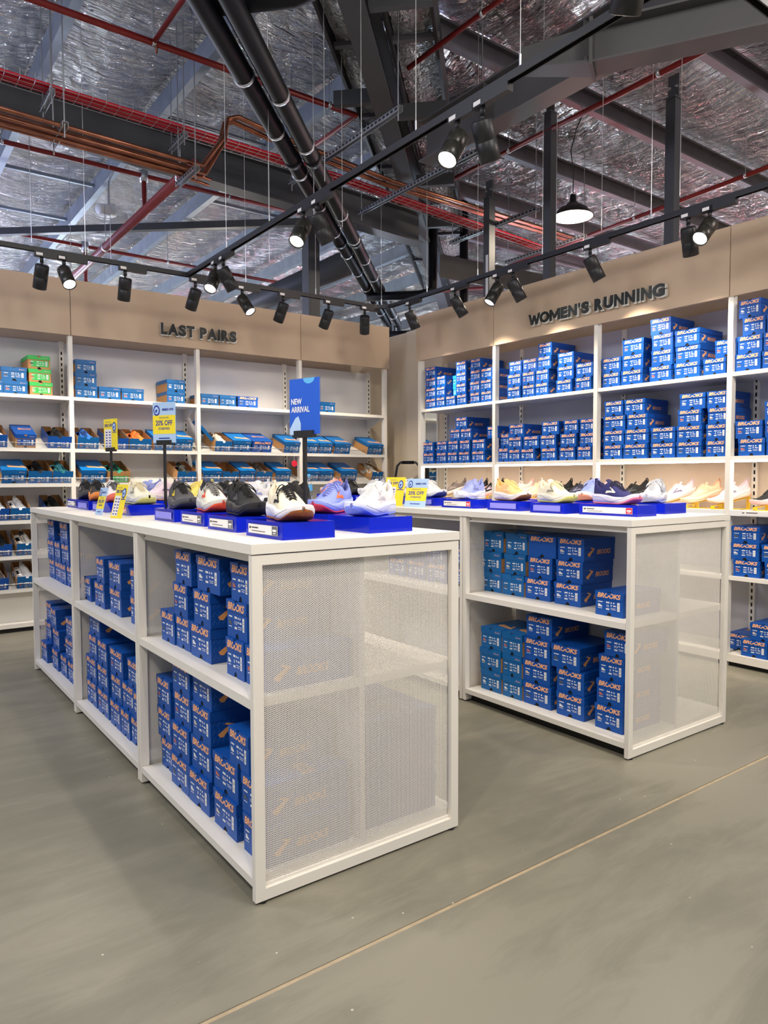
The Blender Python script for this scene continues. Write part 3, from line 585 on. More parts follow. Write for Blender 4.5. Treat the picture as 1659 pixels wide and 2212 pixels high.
# ------------------------------------------------------------------ wall shelving
LY, LYB = 4.745, 5.10
WXF, WXB = 3.862, 4.245
PLX = [-.54, .597, 1.752, 2.88, 4.0]
PWY = [3.955, 2.858, 1.72, .622, -.49]
bayn = ['leftmost', 'second', 'third', 'rightmost']
def slots(z0, z1, axis, c, f, parent):
    s = MB(); n = int((z1-z0)/.05)
    for k in range(n):
        zz = z0+k*.05+.01
        if axis == 'y': s.box(c-.006, c+.006, f-.0012, f-.0006, zz, zz+.028)
        else: s.box(f-.0012, f-.0006, c-.006, c+.006, zz, zz+.028)
    o = s.build('standard_slots', M_dark, parent); o['kind'] = 'stuff'
TILT_ = math.radians(19)
for b in range(4):
    x0, x1 = PLX[b], PLX[b+1]
    t = thing('wall_shelving', f'white wall shelving bay, {bayn[b]} of the four under the left-hand sign', 'shelving', (0, 0, 0))
    MB().box(x0+.02, x1-.02, LYB, LYB+.012, .03, 2.52).build('back_panel', M_back, t)
    MB().box(x1-.018, x1+.018, LY-.005, LY+.05, FZ, 2.53).build('post', M_white, t)
    if b == 0: MB().box(x0-.018, x0+.018, LY-.005, LY+.05, FZ, 2.53).build('post', M_white, t)
    st = MB().box(x1-.02, x1+.02, LYB-.02, LYB+.005, .03, 2.53).build('slotted_standard', M_white, t); slots(.1, 2.5, 'y', x1, LYB-.02, st)
    MB().box(x0+.018, x1-.018, LY, LYB, 1.972, 2.003).build('shelf', M_shelf, t)
    MB().box(x0+.018, x1-.018, LY, LYB, .03, .065).build('base_shelf', M_shelf, t)
    MB().box(x0+.02, x1-.02, LY+.03, LYB, FZ, .03).build('kick_plate', M_kick, t)
    MB().box(x0+.02, x1-.02, LY+.10, LYB, .065, .34).build('base_panel', M_shelf, t)
    for z in (1.55, 1.25, .94, .64, .36):
        c, s = math.cos(TILT_), math.sin(TILT_); D = .345
        a = Vector((x0+.02, LY+.004, z-.004)); e1 = Vector((0, c, s)); nn = Vector((0, -s, c)); wd_ = x1-x0-.04
        sh_ = MB().ext([a-nn*.012, a+e1*D-nn*.012, a+e1*D, a], (wd_, 0, 0)); sh_.box(x0+.018, x1-.018, LY-.003, LY+.008, z-.03, z+.002); so = sh_.build('sloped_shelf', M_shelf, t)
        MB().tube([(x0+.02, LY-.012, z+.045), (x1-.02, LY-.012, z+.045)], .0022, 5).build('front_wire', M_wire, so)
        MB().box(x0+.02, x1-.02, LY-.014, LY-.011, z+.0, z+.05).build('clear_lip', M_clear, so)
        for xx in (x1-.03,): MB().ext([(xx, LYB-.02, z-.02), (xx, LYB-.02, z+.09), (xx, LY+.1, z+.01), (xx, LY+.1, z-.01)], (.004, 0, 0)).build('shelf_bracket', M_white, so)
    MB().ext([(x1-.024, LYB-.02, 1.84), (x1-.024, LYB-.02, 1.97), (x1-.024, LY+.08, 1.97), (x1-.024, LY+.08, 1.955)], (.004, 0, 0)).build('shelf_bracket', M_white, t)
for b in range(4):
    y1, y0 = PWY[b], PWY[b+1]
    t = thing('wall_shelving', f'white wall shelving bay, {["leftmost", "second", "third", "rightmost"][b]} of the four under the right-hand sign', 'shelving', (0, 0, 0))
    MB().box(WXB, WXB+.012, y0+.02, y1-.02, 1.44, 2.52).box(WXB, WXB+.012, y0+.02, y1-.02, .03, 1.03).build('back_panel', M_backW, t)
    MB().box(WXB, WXB+.012, y0+.02, y1-.02, 1.03, 1.44).build('perforated_back', M_perfback, t)
    MB().box(WXF-.005, WXF+.045, y0-.018, y0+.018, FZ, 2.51).build('post', M_white, t)
    if b == 0: MB().box(WXF-.005, WXF+.045, y1-.028, y1+.018, FZ, 2.51).build('post', M_white, t)
    for yy in ([y0] if b else [y0, y1]):
        st = MB().box(WXB-.02, WXB+.005, yy-.02, yy+.02, .03, 2.51).build('slotted_standard', M_white, t); slots(.1, 2.5, 'x', yy, WXB-.02, st)
    for z, th in ((2.0, .028), (1.433, .026), (.614, .027)):
        MB().box(WXF, WXB, y0+.018, y1-.018, z-th, z).build('shelf', M_shelf, t)
    MB().box(WXF, WXB, y0+.018, y1-.018, .024, .077).build('base_shelf', M_shelf, t); MB().box(WXF+.03, WXB, y0+.02, y1-.02, FZ, .024).build('kick_plate', M_kick, t)
    MB().box(WXF, WXB, y0+.018, y1-.018, 1.035, 1.063).build('display_shelf', M_shelf, t)
    led = MB().box(WXF+.012, WXF+.034, y0+.03, y1-.03, 1.392, 1.406).build('led_strip', M_tube, t)
    pr = MB().box(WXF-.006, WXF, y0+.02, y1-.02, 1.028, 1.066).build('price_rail', M_whitepl, t)
    for q in range(3):
        yy = y1-.10-q*.36
        if yy-.30 < y0: continue
        MB().box(WXF-.0072, WXF-.0062, yy-.27, yy, 1.033, 1.061).build('price_ticket', M_paper, pr); MB().box(WXF-.0080, WXF-.0074, yy-.268, yy-.215, 1.034, 1.060).build('red_price', M_redtag, pr)
        MB().box(WXF-.0080, WXF-.0074, yy-.11, yy-.035, 1.049, 1.054).box(WXF-.0080, WXF-.0074, yy-.022, yy-.008, 1.047, 1.053).build('ticket_print', M_ink, pr)
    la = bpy.data.lights.new('shelf_led', 'AREA'); la.shape = 'RECTANGLE'; la.size = 1.0; la.size_y = .02; la.energy = LED_W; la.color = (1, .86, .70)
    lo = bpy.data.objects.new('shelf_led', la); COL.objects.link(lo); lo.location = (WXF+.023, (y0+y1)/2, 1.388); lo.rotation_euler = (0, 0, PI/2)
# fascias
FT, FB = 2.976, 2.507
for i, (ya, yb, lab) in enumerate([(3.995, 2.862, 'short taupe fascia panel left of the right-hand sign lettering'), (2.856, .633, 'long taupe fascia panel carrying the right-hand sign lettering'), (.627, -1.6, 'taupe fascia panel at the right picture edge')]):
    tag(MB().box(WXF-.012, WXF+.012, yb, ya, FB, FT).build('fascia_panel', M_fascia), lab, 'panel', 'taupe fascia panels')
FLT, FLB = 3.008, 2.532
for i, (xa, xb, lab) in enumerate([(-1.7, .597, 'taupe fascia panel at the left picture edge'), (.603, 2.877, 'long taupe fascia panel carrying the left-hand sign lettering'), (2.883, 4.04, 'short taupe fascia panel right of the left-hand sign lettering')]):
    tag(MB().box(xa, xb, LY-.022, LY+.002, FLB, FLT).build('fascia_panel', M_fascia), lab, 'panel', 'taupe fascia panels')
# sign lettering: every letter a piece
POLY = {'M': [(0, 0), (0, 1), (.20, 1), (.5, .46), (.80, 1), (1, 1), (1, 0), (.80, 0), (.80, .60), (.57, .18), (.43, .18), (.20, .60), (.20, 0)],
        'N': [(0, 0), (0, 1), (.22, 1), (.76, .36), (.76, 1), (1, 1), (1, 0), (.78, 0), (.24, .64), (.24, 0)],
        'W': [(0, 1), (.16, 1), (.30, .36), (.42, .86), (.58, .86), (.70, .36), (.84, 1), (1, 1), (.79, 0), (.62, 0), (.5, .50), (.38, 0), (.21, 0)]}
def glyph_mesh(c, w, h, m, off):
    if c in POLY: return MB().ext([((x-.5)*w, (y-.5)*h, -.5) for x, y in POLY[c][::-1]], (0, 0, 1)).mesh('letter', m)
    return fit_text(c, w, h, m, off=off, ext=.5)
def lettering(word, origin, rotz, total, height, label, it=0.0):
    t = thing('wall_lettering', label, 'sign', origin, (0, 0, rotz))
    adv = {'W': 1.12, 'M': 1.08, 'I': .40, "'": .34, ' ': .42, 'L': .72, 'E': .76, 'S': .78, 'T': .80, 'P': .80, 'R': .84, 'A': .96, 'O': 1.02, 'N': .92, 'U': .90, 'G': .98}
    glyph = {'W': 1.10, 'M': .94, 'I': .18, "'": .14, 'L': .54, 'E': .56, 'S': .64, 'T': .68, 'P': .62, 'R': .66, 'A': .86, 'O': .90, 'N': .74, 'U': .72, 'G': .86}
    tot = sum(adv[c] for c in word); k = total/tot; x = 0
    for c in word:
        if c == ' ': x += adv[c]*k; continue
        w = glyph[c]*k*1.10; h = height*(.36 if c == "'" else 1)
        me = glyph_mesh(c, w, h, M_letter, .05)
        face = xform_mesh(me, STAND @ Matrix.Diagonal((1, 1, .006, 1)), 'letter'); 
        yo = height*.32 if c == "'" else 0
        o = obj('letter', face, t, (x+adv[c]*k/2, -.034, yo))
        side = glyph_mesh(c, w*1.08, h*1.06, M_letside, .055)
        obj('letter_edge', xform_mesh(side, STAND @ Matrix.Diagonal((1, 1, .022, 1)), 'letter_edge'), o, (.007, .0165, -.007))
        x += adv[c]*k
    return t
lettering('LAST PAIRS', (1.372, LY-.022, 2.678), 0, .765, .105, 'black raised LAST PAIRS lettering on the left fascia')
lettering("WOMEN'S RUNNING", (WXF-.012, 2.392, 2.651), -PI/2, 1.30, .092, "black raised WOMEN'S RUNNING lettering on the right fascia")
# ------------------------------------------------------------------ shoe boxes
BW, BH, BD, LH = .20, .12, .31, .036
def notch_outline(w, h, top, bot, rt=.0155, rb=.016, inset=0):
    """front panel outline in x,z with a notch cut at top centre and / or a half round at the bottom centre"""
    pts = [(-w/2, 0)]
    if bot: pts += [(-rb*math.cos(a), rb*1.1*math.sin(a)) for a in [k*PI/6 for k in range(7)]]
    pts += [(w/2, 0)]
    if top: pts += [(w/2, h), (rt, h)] + [(rt*.86, h-rt*.75), (rt*.4, h-rt*1.05), (-rt*.4, h-rt*1.05), (-rt*.86, h-rt*.75)] + [(-rt, h), (-w/2, h)]
    else: pts += [(w/2, h), (-w/2, h)]
    return pts
def panel(mb, outline, y0, th, m=0, z0=0): mb.ext([(x, y0, z0+z) for x, z in outline], (0, th, 0), m)
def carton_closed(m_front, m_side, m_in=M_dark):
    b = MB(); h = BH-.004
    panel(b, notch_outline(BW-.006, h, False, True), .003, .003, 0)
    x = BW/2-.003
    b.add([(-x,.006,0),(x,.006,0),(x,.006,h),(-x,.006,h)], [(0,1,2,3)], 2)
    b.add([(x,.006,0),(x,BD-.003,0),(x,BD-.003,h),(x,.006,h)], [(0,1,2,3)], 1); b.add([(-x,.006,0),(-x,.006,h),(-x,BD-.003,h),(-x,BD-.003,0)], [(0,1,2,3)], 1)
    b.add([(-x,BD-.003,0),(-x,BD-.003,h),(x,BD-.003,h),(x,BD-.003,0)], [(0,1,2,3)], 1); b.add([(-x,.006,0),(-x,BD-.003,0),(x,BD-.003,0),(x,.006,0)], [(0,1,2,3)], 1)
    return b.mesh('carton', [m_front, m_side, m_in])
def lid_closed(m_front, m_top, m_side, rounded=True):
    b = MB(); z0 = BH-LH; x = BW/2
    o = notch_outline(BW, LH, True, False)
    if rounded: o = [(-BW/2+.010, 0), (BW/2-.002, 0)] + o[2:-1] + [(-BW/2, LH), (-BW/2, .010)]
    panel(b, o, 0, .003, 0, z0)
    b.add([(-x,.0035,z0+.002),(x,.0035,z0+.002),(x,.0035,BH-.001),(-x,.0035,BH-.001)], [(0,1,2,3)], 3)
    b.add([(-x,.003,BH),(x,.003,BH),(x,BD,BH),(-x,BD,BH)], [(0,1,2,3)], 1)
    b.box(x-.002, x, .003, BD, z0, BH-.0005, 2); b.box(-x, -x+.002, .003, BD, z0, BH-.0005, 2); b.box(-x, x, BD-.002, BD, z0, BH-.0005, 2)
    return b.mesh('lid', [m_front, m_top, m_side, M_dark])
def swoosh(m, s=1.0):
    pts = [(0, 0), (.006, -.010), (.018, -.012), (.030, .001), (.058, .026), (.030, .034), (.022, .030), (.040, .024), (.016, .010)]
    return MB().add([(x*s, y*s, 0) for x, y in pts], [tuple(range(len(pts)))]).mesh('brand_mark', m)
def label_print(size, icon, dark=False, z=.048, w=BW):
    """white product label printed on the box front (upright, facing -y)"""
    b = MB(); y = 0.0022
    def r(x0, x1, z0, z1, m=0): b.add([(x0, y, z0), (x1, y, z0), (x1, y, z1), (x0, y, z1)], [(0, 1, 2, 3)], m)
    r(-.080, -.046, z+.017, z+.0215); r(-.080, -.050, z-.014, z-.0115); 
    # shoe icon
    b.add([(-.079, y, z-.006), (-.050, y, z-.006), (-.049, y, z-.001), (-.060, y, z+.003), (-.068, y, z+.009), (-.073, y, z+.006), (-.079, y, z+.009)], [tuple(range(7))], 2)
    r(-.022, .002, z+.016, z+.023); r(-.022, .002, z-.017, z-.010)
    for x in (.010, .028): r(x, x+.009, z+.016, z+.0225); r(x, x+.009, z+.003, z+.009)
    r(.036, .048, z+.003, z+.008); r(.010, .048, z-.008, z-.006); r(.014, .046, z-.014, z-.012)
    r(.056, .074, z-.018, z+.025, 0)
    for k in range(5): r(.060, .070, z-.012+k*.006, z-.009+k*.006, 1) if k != 2 else None
    me = b.mesh('size_label', [M_wprint, M_gprint, icon])
    tx = fit_text(size, .006*len(size)+.003, .011, M_wprint, off=.02)
    return merge([(me, Matrix()), (tx, Matrix.Translation((-.010, y, z+.003)) @ STAND)], 'size_label')
SIDE = Matrix.Rotation(PI/2, 4, 'Z')
def flat_on_front(me, x, z, y=-.0006): return xform_mesh(me, Matrix.Translation((x, y, z)) @ STAND)
def flat_on_side(me, yy, z, sign=1):      # on +x side (sign=1) or -x side
    return Matrix.Translation((sign*(BW/2-.0022), yy, z)) @ Matrix.Rotation(sign*PI/2, 4, 'Z') @ STAND
BRK = dict(off=.028, shear=.22)
def cut_notch(me, rt=.0155, zt=BH):
    bm = bmesh.new(); bm.from_mesh(me)
    for co, no in (((rt, 0, 0), (1, 0, 0)), ((-rt, 0, 0), (1, 0, 0)), ((0, 0, zt-rt*1.05), (0, 0, 1)), ((rt*.86, 0, zt-rt*.75), (.61, 0, -.79)), ((-rt*.86, 0, zt-rt*.75), (-.61, 0, -.79))):
        bmesh.ops.bisect_plane(bm, geom=bm.verts[:]+bm.edges[:]+bm.faces[:], plane_co=co, plane_no=no)
    dead = []
    for f in bm.faces:
        c = f.calc_center_median(); dz = zt-c.z; wx = rt-(.14*rt*dz/(.75*rt) if dz < .75*rt else .14*rt+(dz-.75*rt)*1.5)
        if dz < rt*1.05 and abs(c.x) < wx: dead.append(f)
    bmesh.ops.delete(bm, geom=dead, context='FACES'); bm.to_mesh(me); bm.free(); me.update(); return me
logo_big = cut_notch(flat_on_front(fit_text('BROOKS', .164, .0245, M_orange, off=.034, shear=.22, space=.96), 0, BH-LH/2-.001))
logo_small = merge([(fit_text('BROOKS', .034, .006, M_pinkprint, off=.02, shear=.2), Matrix.Translation((.066, -.0006, BH-LH*.55)) @ STAND), (swoosh(M_pinkprint, .22), Matrix.Translation((.036, -.0006, BH-LH*.58)) @ STAND)], 'logo_print')
side_logo = merge([(swoosh(M_copperprint, 1.05), flat_on_side(None, .030, .038)), (fit_text('BROOKS', .115, .026, M_copperprint, **BRK), flat_on_side(None, .165, .048))], 'side_logo')
def mk_squiggle():
    b = MB()
    for k in range(3):
        for j in range(5):
            y0 = .012+j*.018; z0 = .012+k*.028; b.tube([(BW/2-.0026, y0, z0), (BW/2-.0024, y0+.006, z0+.016), (BW/2-.0026, y0+.013, z0+.004)], .0004, 3)
    return b.mesh('pattern_print', mat('blue_pattern_print', srgb(70, 130, 200), .5))
squig = mk_squiggle()
top_swoosh = xform_mesh(swoosh(M_orange, 2.6), Matrix.Translation((-.035, BD*.45, BH+.0008)) @ Matrix.Rotation(-.9, 4, 'Z'), 'top_mark')
top_word = xform_mesh(fit_text('BROOKS', .13, .05, M_copperprint, **BRK), Matrix.Translation((.02, BD*.55, BH+.0008)), 'top_print')
top_panel_print = MB().add([(-.06, .01, BH+.0006), (.06, .01, BH+.0006), (.06, BD-.01, BH+.0006), (-.06, BD-.01, BH+.0006)], [(0, 1, 2, 3)]).mesh('top_print', M_navy)
ICON = [mat('icon_cream', (.7, .6, .5), .5), mat('icon_grey', (.10, .11, .12), .5), mat('icon_white', (.8, .8, .8), .5), mat('icon_coral', srgb(190, 110, 100), .5)]
SIZES = ['7', '7.5', '8', '8.5', '9', '9.5', '10', '10.5', '11', '11.5', '12', '6.5']
LBL = [label_print(s, ICON[i % 4]) for i, s in enumerate(SIZES)]
LBLm = [xform_mesh(l, Matrix.Translation((0, 0, -.002)), 'size_label') for l in LBL]
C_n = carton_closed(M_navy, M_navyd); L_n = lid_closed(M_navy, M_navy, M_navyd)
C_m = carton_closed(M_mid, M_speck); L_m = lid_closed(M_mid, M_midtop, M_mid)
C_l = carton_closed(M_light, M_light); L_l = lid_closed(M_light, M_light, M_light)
C_g = carton_closed(M_kraft, M_kraft); L_g = lid_closed(M_green, M_green, M_green)
green_patch = MB().add([(-.07, .0024, .018), (.085, .0024, .018), (.085, .0024, .075), (-.07, .0024, .075)], [(0, 1, 2, 3)]).mesh('green_label', M_green)
blue_patch = MB().add([(-.08, .0024, .022), (.09, .0024, .022), (.09, .0024, .078), (-.08, .0024, .078)], [(0, 1, 2, 3)]).mesh('blue_label', M_navy)
KINDS = {'n': (C_n, L_n), 'm': (C_m, L_m), 'l': (C_l, L_l), 'g': (C_g, L_g), 'cs': (C_m, L_m), 'cn': (C_n, L_n), 'cp': (C_g, L_n)}
_ic = [0]
def place_box(kind, x, y, z, yaw, w, h, d, label, group, tilt=0, back=False):
    t = thing('shoe_box', label, 'shoe box', (x, y, z), (tilt, 0, yaw), group); t.scale = (w/BW, d/BD, h/BH)
    c, l = KINDS[kind]; _ic[0] += 1; i = (_ic[0]*7+int(abs(x*100)+abs(y*31))) % len(LBL)
    co = obj('carton', c, t); lo = obj('lid', l, t)
    if kind in ('n', 'cn'):
        obj('logo_print', logo_big, lo); obj('side_logo', side_logo, co); obj('pattern_print', squig, co)
        if not back: obj('size_label', LBL[i], co)
        if kind == 'cn' or i % 3 == 0: obj('top_print', top_word, lo)
    elif kind in ('m', 'l', 'cs'):
        obj('logo_print', logo_small, lo); obj('size_label', LBLm[i], co)
        obj('top_mark', top_swoosh, lo)
    elif kind == 'g':
        obj('logo_print', logo_small, lo); gp = obj('green_label', green_patch, co); obj('size_label', LBLm[i], co)
    elif kind == 'cp':
        obj('logo_print', logo_small, lo); obj('blue_label', blue_patch, co); obj('size_label', LBLm[i], co); obj('top_print', top_word, lo)
    return t
def open_carton(m_front, m_side, m_in):
    b = MB(); h = BH-.012; x = BW/2; T = .003
    panel(b, notch_outline(BW, h, True, True, .017, .013), 0, T, 0)
    b.add([(-x+T,T+.0004,0),(x-T,T+.0004,0),(x-T,T+.0004,h*.8),(-x+T,T+.0004,h*.8)], [(3,2,1,0)], 2)
    panel(b, notch_outline(BW, h, True, False, .017), BD-T, T, 2)
    for sx in (-1, 1):
        xo = sx*x; xi = sx*(x-T)
        b.add([(xo,T,0),(xo,BD-T,0),(xo,BD-T,h),(xo,T,h)], [(0,1,2,3)], 1); b.add([(xi,T,0),(xi,BD-T,0),(xi,BD-T,h),(xi,T,h)], [(3,2,1,0)], 2); b.add([(xo,T,h),(xo,BD-T,h),(xi,BD-T,h),(xi,T,h)], [(0,1,2,3)], 1)
    b.add([(-x,T,.003),(x,T,.003),(x,BD-T,.003),(-x,BD-T,.003)], [(0,1,2,3)], 2); b.add([(-x,0,0),(x,0,0),(x,BD,0),(-x,BD,0)], [(3,2,1,0)], 1)
    return b.mesh('carton', [m_front, m_side, m_in])
OPEN = {'on': open_carton(M_navy, M_navyd, M_kraftin), 'ok': open_carton(M_mid, M_speck, M_kraftin), 'og': open_carton(M_kraft, M_kraft, M_kraftin), 'oL': open_carton(M_mid, M_speck, M_kraftin)}
flip_lid = MB().box(-.004, 0, .06, BD*.95, 0, .19, 0).box(-.034, -.004, .06, .064, 0, .19, 0).box(-.034, -.004, BD*.95-.004, BD*.95, 0, .19, 0).box(-.034, -.004, .06, BD*.95, .186, .19, 0).mesh('lid', M_mid)
# ------------------------------------------------------------------ shoes
def shoe_meshes():
    L = .30; NS = 30; out = {}
    def sm(a, b, t): t = max(0, min(1, (t-a)/(b-a))); return t*t*(3-2*t)
    def half_w(s):
        w = .034+.016*sm(.15, .72, s)-.004*sm(.3, .42, s)*(1-sm(.42, .6, s))
        if s < .10: w *= math.sqrt(max(0, 1-((.10-s)/.10)**2))*.93+.07*(s/.10)
        if s > .74: w *= math.sqrt(max(0, 1-((s-.74)/.26)**2))
        return max(w, .0012)
    def b_(s): return .010*(1-sm(0, .14, s))**2+.030*sm(.66, 1.02, s)**1.6
    def m_(s): return .046-.012*sm(.2, .68, s)+.018*sm(.80, 1.0, s)+.010*(1-sm(0, .10, s))
    def top(s):
        if s < .36: return .108-.026*sm(.03, .2, s)+.022*sm(.24, .36, s) + .008*(1-sm(0, .05, s))
        return .104-.052*sm(.36, .84, s)+(-.006)*sm(.84, 1, s)
    def opening(s):
        if s < .03: return .012*s/.03+.002
        if s < .30: return .002+.022*sm(.0, .12, s)
        return .024-.012*sm(.30, .46, s)-.012*sm(.60, .70, s)
    S = [.0, .003, .01, .022, .04, .065, .095]+[.13+.036*k for k in range(21)]+[.88, .905, .928, .948, .965, .979, .989, .996, 1.0]; NS = len(S)-1
    # midsole
    def sole(z0f, z1f, wk, nm, s0=0, s1=1):
        vs = []; fs = []; ss = [s0+(s1-s0)*q for q in S]
        prof = [(0, 0), (.80, .0), (.97, .16), (1.03, .45), (1.03, .72), (.98, 1.0), (.55, 1.02), (0, 1.02)]
        full = prof+[(-a, c) for a, c in prof[-2:0:-1]]; n = len(full)
        for q in ss:
            w = half_w(q)*wk+.0035; z0, z1 = z0f(q), z1f(q)
            k = .9 if .3 < q < .5 else 1
            vs += [((q-.5)*L*(1.03)+0, a*w, z0+(z1-z0)*c) for a, c in full]
        for i in range(len(ss)-1):
            for j in range(n): fs.append((i*n+j, (i+1)*n+j, (i+1)*n+(j+1) % n, i*n+(j+1) % n))
        fs += [tuple(range(n)), tuple(range(len(ss)*n-1, (len(ss)-1)*n-1, -1))]
        return MB().add(vs, fs)
    out['midsole'] = sole(lambda s: b_(s)+.004, lambda s: m_(s)+.003, 1.06, 'midsole')
    out['outsole'] = sole(lambda s: b_(s), lambda s: b_(s)+.0075+.012*sm(.90, 1, s), 1.00, 'outsole')
    # groove line on the midsole
    gl = MB()
    for sg in (-1, 1): gl.tube([((q-.5)*L*1.03, sg*(half_w(q)*1.06+.0035)*1.032, b_(q)+.004+(m_(q)-b_(q))*(.50+.22*math.sin(q*9))) for q in [k/16*.86+.05 for k in range(17)]], .0011, 4)
    out['sole_line'] = gl
    # upper shell
    vs = []; fs = []; NV = 9
    for sg in (-1, 1):
        base = len(vs)
        for q in S:
            w = half_w(q); o = min(opening(q), w*.86) if q < .70 else 0.0; z0 = m_(q)-.004; z1 = max(top(q), z0+.004)
            for j in range(NV+1):
                v = j/NV; y = w-(w-o)*v**2.3; z = z0+(z1-z0)*(1-(1-v)**1.55)
                vs.append(((q-.5)*L, sg*y, z))
        for i in range(NS):
            for j in range(NV):
                f = (base+i*(NV+1)+j, base+(i+1)*(NV+1)+j, base+(i+1)*(NV+1)+j+1, base+i*(NV+1)+j+1)
                fs.append(f if sg < 0 else f[::-1])
    out['upper'] = MB().add(vs, fs)
    # liner: rim roll plus inner walls
    vs = []; fs = []; qs = [q for q in S if q < .44]; n = 4
    for sg in (-1, 1):
        base = len(vs)
        for q in qs:
            o = min(opening(q), half_w(q)*.86); z = top(q)
            for dy, dz in ((.003, -.004), (.001, .0025), (-.004, .001), (-.006, -.02), (-.004, -.055)): vs.append(((q-.5)*L+(.006 if q < .05 else 0), sg*max(o+dy, .0005), z+dz))
        for i in range(len(qs)-1):
            for j in range(n):
                f = (base+i*(n+1)+j, base+(i+1)*(n+1)+j, base+(i+1)*(n+1)+j+1, base+i*(n+1)+j+1); fs.append(f if sg < 0 else f[::-1])
    lb = MB().add(vs, fs)
    lb.box(-.12, -.02, -.022, .022, .047, .050); out['collar_lining'] = lb
    # tongue
    vs = []; fs = []; n = 6; qs = [.335+k*.028 for k in range(14)]
    for q in qs:
        zt = top(q) if q > .37 else .104+(.37-q)*.55
        for j in range(n+1): u = -1+2*j/n; vs.append(((q-.5)*L-(.012 if q < .36 else 0), u*(.020-.010*sm(.5, .7, q)), zt+.0035-.007*u*u-.002))
    for i in range(len(qs)-1):
        for j in range(n): fs.append((i*(n+1)+j, i*(n+1)+j+1, (i+1)*(n+1)+j+1, (i+1)*(n+1)+j))
    out['tongue'] = MB().add(vs, fs)
    # laces
    lc = MB()
    for k in range(6):
        q = .41+k*.048; q2 = q+.030; o = opening(q)+.010; z = top(q)-.0015
        lc.tube([((q-.5)*L, -o, z-.005), ((q-.5)*L+.003, -o*.4, z+.006), ((q2-.5)*L-.004, o*.4, top(q2)+.0045), ((q2-.5)*L, o, top(q2)-.006)], .0026, 5)
        lc.tube([((q-.5)*L, o, z-.005), ((q-.5)*L+.003, o*.4, z+.005), ((q2-.5)*L-.004, -o*.4, top(q2)+.0038), ((q2-.5)*L, -o, top(q2)-.006)], .0026, 5)
    q = .40; X = (q-.5)*L; Z = top(q)+.006
    for sg in (-1, 1):
        lc.tube([(X, 0, Z), (X+.002, sg*.010, Z+.006), (X+.010, sg*.022, Z+.003), (X+.020, sg*.034, Z-.010), (X+.028, sg*.040, Z-.022), (X+.030, sg*.034, Z-.020), (X+.024, sg*.022, Z-.008), (X+.010, sg*.008, Z+.001)], .0022, 5)
        lc.tube([(X, 0, Z), (X+.012, sg*.010, Z+.002), (X+.030, sg*.030, Z-.014), (X+.034, sg*.040, Z-.030)], .0022, 5)
    out['laces'] = lc
    # pull tab
    out['heel_tab'] = MB().tube([(-.149, 0, .085), (-.158, 0, .105), (-.157, 0, .125), (-.148, 0, .128), (-.142, 0, .108)], .004, 6)
    # side mark + heel counter + toe overlay projected on the shell
    def on_shell(q, v, sg, lift=.0012):
        w = half_w(q); o = min(opening(q), w*.86) if q < .70 else 0.0; z0 = m_(q)-.004; z1 = max(top(q), z0+.004)
        return ((q-.5)*L, sg*(w-(w-o)*v**2.3+lift), z0+(z1-z0)*(1-(1-v)**1.55)+lift*.3)
    def patch(b, quads, sg, nu=5, nv=2):
        for (a, c, d, e) in quads:
            vs = []; fs = []
            for i in range(nu+1):
                for j in range(nv+1):
                    u, v = i/nu, j/nv; q = (a[0]*(1-u)+c[0]*u)*(1-v)+(e[0]*(1-u)+d[0]*u)*v; h = (a[1]*(1-u)+c[1]*u)*(1-v)+(e[1]*(1-u)+d[1]*u)*v
                    vs.append(on_shell(q, h, sg))
            for i in range(nu):
                for j in range(nv): fs.append((i*(nv+1)+j, (i+1)*(nv+1)+j, (i+1)*(nv+1)+j+1, i*(nv+1)+j+1))
            b.add(vs, fs)
    mk = MB()
    for sg in (-1, 1): patch(mk, [((.36, .14), (.58, .36), (.60, .50), (.38, .30)), ((.44, .56), (.60, .38), (.62, .50), (.47, .66))], sg)
    out['side_mark'] = mk
    hc = MB()
    for sg in (-1, 1): patch(hc, [((.012, .03), (.26, .03), (.16, .34), (.02, .62))], sg, 8, 4)
    out['overlay'] = hc
    return out
_sh = shoe_meshes()
SMESH = {k: b.mesh(k, M_whitepl, k not in ('side_mark',)) for k, b in _sh.items()}
